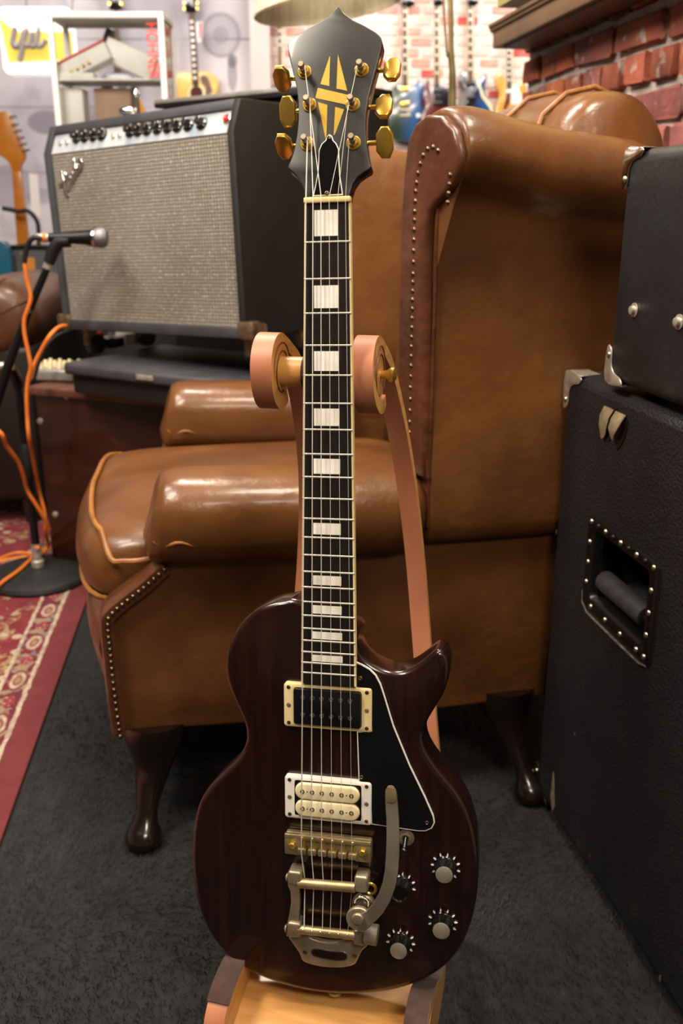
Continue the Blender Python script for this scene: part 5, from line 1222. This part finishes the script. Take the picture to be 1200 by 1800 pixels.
hang('black to blue guitar with cream edge hanging right of the lamp pole', Yh, [(820, 123), (810, 128), (805, 142), (812, 160), (806, 180), (800, 200), (806, 226), (836, 236), (864, 226), (870, 200), (864, 182), (852, 166), (852, 150), (857, 132), (850, 130), (842, 138), (834, 140)], m3, (827, 10, 142, 5), [(822, 10), (820, -14), (834, -16), (842, 6), (828, 14)], [(828, 147, 8, 4, 'corner_black'), (828, 172, 8, 4, 'corner_black')], [([(836, 132), (839, 132), (850, 168), (864, 184), (868, 198), (864, 198), (858, 186), (846, 170)], 'cream_pale', 'binding')])
hang('orange yellow guitar with white pickguard hanging by the red brick wall', Yh - .065, [(880, 124), (870, 136), (872, 152), (878, 166), (872, 190), (870, 220), (896, 236), (924, 226), (926, 196), (920, 176), (926, 160), (918, 140), (908, 146), (898, 152), (886, 140)], 'gtr_orange', (895, 60, 155, 5), [(888, 60), (884, 30), (900, 28), (906, 56)], [(896, 160, 7, 3, 'white_plastic')], [([(902, 148), (910, 152), (918, 172), (914, 184), (898, 184), (898, 160)], 'white_plastic', 'pickguard'), ([(893, 150), (900, 146), (896, 180), (886, 198), (884, 190)], 'tortoise', 'brown_strip')])  # last extra is a brown strip down the orange body
hang('dark neck guitar with gold tuners hanging under the lampshade', Yh, [(478, 150), (470, 175), (476, 200), (466, 230), (486, 256), (512, 254), (524, 228), (514, 200), (520, 172), (512, 152), (496, 156)], 'gtr_black', (492, 46, 156, 3.6), [(486, 48), (484, 24), (500, 24), (500, 48)], [(495, 178, 8, 4, 'gold')], [([(489 + 5 * k, y), (492 + 5 * k, y), (492 + 5 * k, y + 3), (489 + 5 * k, y + 3)], 'gold', 'tuner') for k in (0, 1) for y in (56, 76, 104, 118)], dots=3)
# acoustic on the mural wall
Ya = YB - .11
org = V((ony(343, 150, Ya).x, Ya, ony(343, 150, Ya).z)); ac = thing('acoustic_guitar', 'blond acoustic guitar with dark pickguard hanging on the grey mural wall', 'guitar', loc=org, group=GR)
poly_obj(smooth_poly([(334, 126), (318, 126), (306, 134), (303, 148), (307, 162), (312, 174), (304, 192), (300, 214), (312, 238), (345, 246), (378, 238), (390, 214), (386, 192), (376, 174), (381, 162), (384, 148), (379, 134), (366, 127), (352, 125)], 3), Ya, .09, 'body', 'spruce', ac, org, .006)
poly_obj([(331, 22), (341, 22), (349, 150), (338, 150)], Ya - .014, .026, 'neck', 'rosewood', ac, org, .003)
for k in range(10):
    y = 36 + 11 * k; x = 336 + (y - 22) * .056; poly_obj([(x - 2.6, y), (x + 2.6, y), (x + 2.6, y + 4), (x - 2.6, y + 4)], Ya - .0155, .0015, 'inlay', 'pearl', ac, org)
poly_obj([(326, 22), (324, 6), (327, -16), (342, -16), (345, 6), (345, 20), (338, 24)], Ya - .012, .014, 'headstock', 'black_gloss', ac, org, .002)
for x in (324, 346):
    for y in (-8, 3, 13): poly_obj([(x - 2, y), (x + 2, y), (x + 2, y + 4), (x - 2, y + 4)], Ya - .006, .008, 'tuner', 'gold', ac, org)
circ = lambda cx, cy, r: [(cx + r * math.cos(a), cy + r * math.sin(a)) for a in [2 * math.pi * k / 24 for k in range(24)]]
poly_obj(circ(345, 163, 14.5), Ya - .0012, .002, 'rosette', 'cream_pale', ac, org); poly_obj(circ(345, 163, 11.5), Ya - .0022, .002, 'sound_hole', 'hole_brown', ac, org)
poly_obj(smooth_poly([(352, 134), (362, 133), (368, 142), (372, 156), (374, 160), (366, 168), (361, 166), (361, 154), (354, 146)], 3), Ya - .0026, .003, 'pickguard', 'tortoise', ac, org)
poly_obj([(328, 196), (362, 196), (360, 203), (330, 203)], Ya - .006, .008, 'bridge', 'rosewood', ac, org)
tg_ = poly_obj([(344, 39), (356, 38), (355, 66), (352, 75), (346, 72)], Ya - .03, .0015, 'price_tag', 'tag_white', None, V((0, 0, 0))); tag(tg_, 'small white and red price tag hanging on the acoustic guitar', 'tag')
rr_ = poly_obj([(350, 40), (354.5, 40), (353, 68), (350, 68)], Ya - .0312, .001, 'red_strip', 'red_paint', tg_, V((0, 0, 0)))
# upper part of one more headstock above the display cabinet
org2 = V((ony(203, 8, Ya).x, Ya, ony(203, 8, Ya).z)); hh = thing('hanging_guitar', 'dark headstock of a guitar hanging above the glass display cabinet', 'guitar', loc=org2, group=GR)
poly_obj([(192, 17), (193, -4), (197, -30), (209, -30), (213, -4), (214, 17)], Ya, .015, 'headstock', 'black_gloss', hh, org2, .002)
poly_obj([(199, 17), (207, 17), (212, 130), (200, 130)], Ya + .002, .02, 'neck', 'rosewood', hh, org2, .002)
poly_obj(smooth_poly([(196, 128), (180, 134), (176, 150), (184, 170), (174, 200), (186, 236), (210, 242), (236, 232), (244, 200), (232, 172), (238, 150), (232, 134), (216, 128)], 3), Ya, .09, 'body', 'gtr_black', hh, org2, .006)
for x in (192, 213): poly_obj([(x - 2, 4), (x + 2, 4), (x + 2, 9), (x - 2, 9)], Ya - .003, .006, 'tuner', 'gold', hh, org2)

# ================================================================== FLOOR LAMP
YL = 3.15
lp0 = ony(796, 180, YL); fl = thing('floor_lamp', 'floor lamp with cream pleated shade on a dull brass pole behind the armchair', 'lamp', loc=(lp0.x, YL, 0))
ptop = ony(789, -120, YL)
MB().lathe([(.14, 0), (.14, .015), (.10, .025), (.03, .035), (.02, .06)], (0, 0, 0), (0, 0, 1), 36).build('base', 'brass_dull', fl)
MB().tube(smooth_poly([(0, 0, .05), (0, 0, .7), tuple(ony(796, 180, YL) - fl.location), tuple(ony(793, 90, YL) - fl.location), tuple(ony(791, 0, YL) - fl.location), tuple(ptop - fl.location)], 4, False), .0085, 12).build('pole', 'brass_dull', fl)
MB().tube(smooth_poly([(-.012, -.008, .3), tuple(ony(790, 180, YL) - fl.location), tuple(ony(785, 90, YL) - fl.location), tuple(ony(780, 20, YL) - fl.location), tuple(ony(779, -60, YL) - fl.location), tuple(ptop - fl.location)], 4, False), .0042, 8).build('cord', 'brass_dull', fl)
sl, sr = ony(450, 36, YL), ony(706, -4, YL); scn = (sl + sr) / 2; srad = (sr - sl).length / 2; tl_ = math.atan2(sr.z - sl.z, sr.x - sl.x)
shax = V((-math.sin(tl_), -.0, math.cos(tl_))); sc0 = scn - fl.location
MB().tube(smooth_poly([tuple(ptop - fl.location), tuple(ony(760, -190, YL) - fl.location), tuple(sc0 + shax * .36), tuple(sc0 + shax * .25)], 5, False), .007, 10).build('arm', 'brass_dull', fl)
rs = []
for h, rr in ((0, 1.0), (.006, 1.005), (.02, .985), (.12, .86), (.25, .70)):
    a_ = shax.orthogonal().normalized(); b_ = shax.cross(a_)
    rs.append([sc0 + shax * h + (a_ * math.cos(t) + b_ * math.sin(t)) * srad * rr * (1 + .006 * (k % 2)) for k, t in enumerate([2 * math.pi * k / 96 for k in range(96)])])
inner = [[p + (sc0 + shax * .1 - p).normalized() * .003 for p in r] for r in rs[::-1]]
sh_ = MB().rings(rs + inner, True, False, False).build('lamp_shade', 'shade_cloth', fl, smooth=60)
MB().tube([p for p in rs[1]] + [rs[1][0]], .004, 6, cap=False).build('rim_trim', 'shade_cloth', sh_)
MB().lathe([(.012, 0), (.028, -.05), (.030, -.08), (.020, -.105), (.001, -.11)], sc0 + shax * .23, shax, 16).build('bulb', 'white_plastic', fl)

# ================================================================== OLIVE CABINET ON THE BRICK WALL
ZK = 1.372
k0 = onz(865, 86, ZK)                                            # far lower outer corner
wk = WN * 1.0
dep = abs((k0 - W0).dot(WN)) - .014
mk_ = frame(V((k0.x, k0.y, ZK)), WD, -WN, V((0, 0, 1)))
wc2 = thing('wall_cabinet', 'olive cabinet with brown moulded base fixed high on the red brick wall', 'cabinet', mw=mk_)
Lk = 1.5
MB().box((Lk / 2, dep / 2, .021), (Lk, dep, .042)).build('base_board', 'tan_paint', wc2, bevel=.003)
MB().rings([[V((x, y, z)) for y, z in ((-.000, .040), (-.006, .043), (-.006, .049), (-.011, .052), (-.011, .060), (.006, .066), (.02, .040))] for x in (-.010, Lk)]).build('moulding', 'tan_paint', wc2, smooth=30)
MB().box((Lk / 2, dep / 2 + .004, .40), (Lk - .004, dep - .008, .60)).build('body', 'olive_paint', wc2, smooth=0)
MB().box((Lk / 2 + .02, dep / 2, -.002), (Lk - .05, dep - .03, .006)).build('underside', 'tan_paint', wc2, smooth=0)
